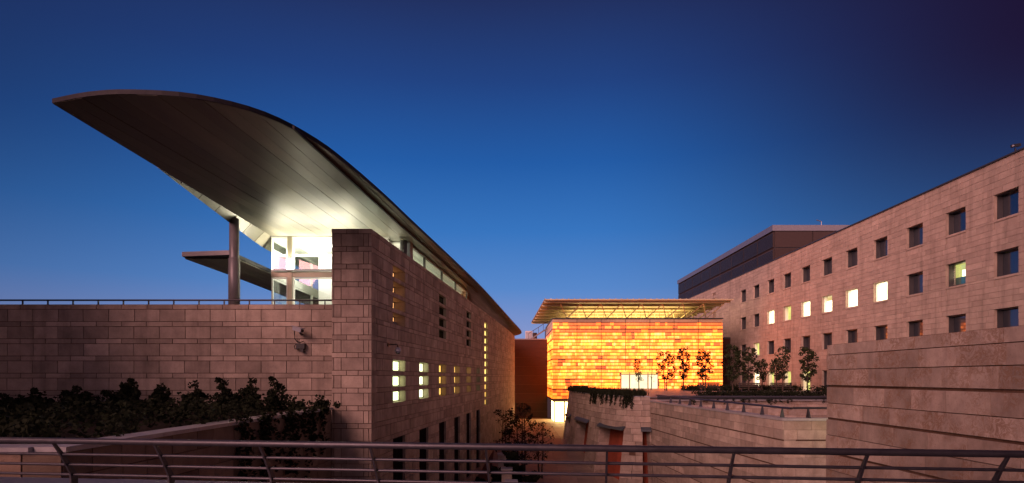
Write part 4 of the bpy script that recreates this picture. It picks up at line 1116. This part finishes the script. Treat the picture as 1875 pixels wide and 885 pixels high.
# a second test of side: outer side must face the court
bv = [-8, -7.2, -6.6, -6.1, -5.6, -5.1, -4.65, -4.2, -3.75, -3.35, -2.95, -2.55, -2.17, -1.8, -1.55, -1.30]
def ub_px(target):
    best = (1e9, 0)
    for i in range(600):
        u = ba.len * i / 600; q = ba(u, -3.2, 0); x = CX + q.x / q.y * F
        if q.y < 56: best = min(best, (abs(x - target), u))
    return best[1]
ops = [(ub_px(1189), ub_px(1177)), (ub_px(1143), ub_px(1099)), (ub_px(1079), ub_px(1057)), (ub_px(1046), ub_px(1046) + 2.6)]
holes = [(a, c, -8.1, -3.349) for a, c in ops]
wall(BA, ba, 0, ba.len, bv, lambda ci: (.65, 1.15), (M['stone_t'], M['mortar']), holes, gap=.02, depth=.10, thick=.9, nobj=280, seed=47, seg=.7, jit=.005)
for a, c in ops:
    m = MB(); n = 4
    for k in range(n):
        s0, s1 = a + (c - a) * k / n, a + (c - a) * (k + 1) / n
        m.hexa([ba(s0, -8, -.85), ba(s1, -8, -.85), ba(s1, -3.34, -.85), ba(s0, -3.34, -.85)][::-1], [ba(s0, -8, -.95), ba(s1, -8, -.95), ba(s1, -3.34, -.95), ba(s0, -3.34, -.95)][::-1])
    m.build('recess_back', M['recess'], BA)
    m = MB()
    m.hexa([ba(a - .08, -3.52, .22), ba(c + .08, -3.52, .22), ba(c + .08, -3.40, .20), ba(a - .08, -3.40, .20)][::-1], [ba(a - .08, -3.30, -.05), ba(c + .08, -3.30, -.05), ba(c + .08, -3.20, -.05), ba(a - .08, -3.20, -.05)][::-1])
    m.build('hood', M['slate'], BA)
for i in range(22):
    a, c = ba.len * i / 22, ba.len * (i + 1) / 22 - .01; m = MB()
    m.hexa([ba(a, -1.295, .02), ba(c, -1.295, .02), ba(c, -1.24, .02), ba(a, -1.24, .02)][::-1], [ba(a, -1.295, -.6), ba(c, -1.295, -.6), ba(c, -1.24, -.6), ba(a, -1.24, -.6)][::-1]); m.build('coping_slab', M['coping'], BA)
# planting spilling over the bastion edge, ground cover and hedges on the terrace
r = random.Random(90); b = MB()
for i in range(1500):
    u = r.uniform(0.3, ba.len * .82); q = ba(u, -1.22, -r.uniform(-.1, 1.6)); h = r.uniform(.12, .55)
    for k in range(5):
        dx, dy = r.gauss(0, .12), r.gauss(0, .12); w_ = .02 + .02 * r.random()
        p0 = q + Vector((r.gauss(0, .1), r.gauss(0, .1), 0)); tp = p0 + Vector((dx, dy, h * r.uniform(.6, 1.1)))
        b.poly([p0 - Vector((w_, 0, 0)), p0 + Vector((w_, 0, 0)), tp])
for i in range(250):
    u = r.uniform(.5, ba.len * .8); q = ba(u, -1.15, -r.uniform(.0, 1.3)); leaves(b, q, (.3, .3, .22), 16, .14, r)
struct(b.build('ground_cover', M['leaf2']), 'stuff')
b = MB()
for i in range(60):
    u = abs(r.choice((1.3, 1.9, 2.7, 3.6, 4.6, 5.3, 6.6, 7.4)) + r.gauss(0, .25)); ln = r.uniform(.25, .95)
    for k in range(int(ln / .09)):
        p = ba(u + r.gauss(0, .05), -1.2 - k * .09, .06 + .02 * r.random()); leaves(b, p, (.07, .07, .08), 7, .09, r)
for i in range(26):
    x = r.choice((13.0, 14.2, 15.0, 15.8, 17.5, 18.6, 20, 21)) + r.gauss(0, .3); ln = r.uniform(.15, .5)
    for k in range(int(ln / .08)): leaves(b, (x + r.gauss(0, .05), 40.78, -1.5 - k * .08), (.09, .05, .08), 7, .1, r)
struct(b.build('hanging_plants', M['leaf2']), 'stuff')
HD = thing('hedge', 'dark clipped hedge on the terrace beside the near right wall', 'hedge', (23, 47, -1.4))
b = MB(); fo = MB()
for i in range(520):
    x = r.uniform(14.0, 30); y = r.uniform(43.2, 46.5); top = -1.38 + (.5 if x > 22.5 else .17) + r.uniform(0, .2)
    leaves(fo, (x, y, r.uniform(-1.35, top)), (.32, .32, .16), 22, .13, r)
for i in range(14): b.tube([(14.5 + i * 1.1, 45, -1.42), (14.6 + i * 1.1, 45.05, -1.1)], .02, 5)
b.build('stems', M['bark'], HD); fo.build('foliage', M['leaf2'], HD)
H2 = thing('hedge', 'low spiky planting strip under the terrace trees', 'hedge', (23, 62, -1.4)); fo = MB(); b = MB()
for i in range(600):
    x = r.uniform(18, 30.0); y = r.uniform(61.5, 64); leaves(fo, (x, y, -1.3 + r.uniform(0, .35)), (.3, .3, .2), 8, .16, r)
    p0 = Vector((x, y, -1.38)); tp = p0 + Vector((r.gauss(0, .12), 0, r.uniform(.4, .95))); fo.poly([p0 - Vector((.04, 0, 0)), p0 + Vector((.04, 0, 0)), tp])
for i in range(12): b.tube([(19 + i * .9, 62.6, -1.42), (19 + i * .9, 62.6, -1.1)], .02, 5)
b.build('stems', M['bark'], H2); fo.build('foliage', M['leaf2'], H2)
# benches on the terrace
BN = 'slatted benches on the terrace'
def bench(x, y, label, src=None):
    T = thing('bench', label, 'bench', (x, y, -1.40), BN)
    if src is not None:
        for ch in src.children: dup(ch, T)
        return T
    for i in range(4):
        m = MB(); m.box(-.95, .95, -.25 + i * .13, -.15 + i * .13, .42, .46); m.build('seat_slat', M['bark'], T, None)
    for i in range(3):
        m = MB(); m.box(-.95, .95, .27, .30, .55 + i * .13, .65 + i * .13); m.build('back_slat', M['bark'], T, None)
    for sx in (-.8, .8):
        m = MB(); m.box(sx - .03, sx + .03, -.24, -.18, 0, .42); m.build('leg', M['steel_dark'], T, None)
        m = MB(); m.box(sx - .03, sx + .03, .24, .268, 0, .94); m.build('leg', M['steel_dark'], T, None)
        m = MB(); m.box(sx - .03, sx + .03, -.175, .235, .36, .418); m.build('seat_bearer', M['steel_dark'], T, None)
    return T
b0 = bench(20.6, 52, 'terrace bench nearest the low hedge, below the dense trees')
bench(23.6, 52.4, 'terrace bench right of the first one, below the sparse topped tree', b0)
bench(17.8, 54, 'terrace bench left of the others, before the bright right part of the facade', b0)

# ------------------------------------------------------------------ FOREGROUND RAILING
FR = thing('foreground_railing', 'grey metal railing with leaning posts and round rails across the foreground', 'railing', (0, 5.15, -1.15))
def rail_tube(s, z, rr, name, n=14):
    m = MB(); m.tube([rp(x, s, z) for x in (-9.3, -6, -3, 0, 3, 6, 9.0)], rr, n); return m.build(name, M['steel'], FR, smooth=True)
rail_tube(0, -.60, .029, 'handrail', 18)
for s, z in ((.09, -.738), (.16, -.847), (.212, -.952)): rail_tube(s, z, .0135, 'rail')
for i in range(-8, 9):
    x = .80 + 1.025 * i; m = MB()
    prof = [(-.0, -.625), (.085, -.735), (.155, -.845), (.215, -.94), (.225, -1.0), (.225, -1.155)]
    wd = [.016, .024, .03, .036, .04, .04]
    for k in range(len(prof) - 1):
        (s0, z0), (s1, z1) = prof[k], prof[k + 1]; a, c = wd[k], wd[k + 1]; th = .009
        def P_(s, z, t): q = rp(x, s, z); return Vector((q.x + rdir.x * t, q.y + rdir.y * t, z))
        m.hexa([P_(s0 - a, z0, -th), P_(s0 - a, z0, th), P_(s1 - c, z1, th), P_(s1 - c, z1, -th)], [P_(s0 + a, z0, -th), P_(s0 + a, z0, th), P_(s1 + c, z1, th), P_(s1 + c, z1, -th)])
    m.build('post', M['steel'], FR)
    m = MB(); q = rp(x, .225, 0); m.prism([(q.x - .07, q.y - .07), (q.x + .07, q.y - .07), (q.x + .07, q.y + .07), (q.x - .07, q.y + .07)], -1.156, -1.138); m.build('base_plate', M['steel'], FR)

# ------------------------------------------------------------------ unseen blocks added beside and behind the camera to shade the court's flanks
def shade_block(label, x0, x1, y0, y1, top):
    T = thing('shade_building', label, 'building', ((x0 + x1) / 2, (y0 + y1) / 2, -8))
    b = MB(); b.box(x0, x1, y0, y1, -8, top); b.build('walls', M['stone_r'], T)
    b = MB(); b.box(x0 - .15, x1 + .15, y0 - .15, y1 + .15, top + .003, top + .35); b.build('roof_cap', M['frame'], T)
    for k in range(4):
        z = top - 2.6 - 3.6 * k
        for i in range(int((y1 - y0 - 3) / 4.2)):
            f = MB(); y = y0 + 2 + 4.2 * i; xs = x1 if x1 < 0 else x0; f.box(xs - .03, xs + .04, y, y + 1.85, z, z + 1.6); f.build('window', M['dglass'], T)
        for i in range(int((x1 - x0 - 3) / 4.2)):
            f = MB(); x = x0 + 2 + 4.2 * i; f.box(x, x + 1.85, y1 - .03, y1 + .04, z, z + 1.6); f.build('window', M['dglass'], T)
shade_block('added unseen block that shades the court from the left', -46, -17.6, -14, 12.6, 7.5)
shade_block('taller added unseen block that shades the far left wall', -40, -17.6, 13.0, 20.1, 24)
shade_block('added unseen block behind the camera that shades the right flank', -5, 14, -28, -7, 38)
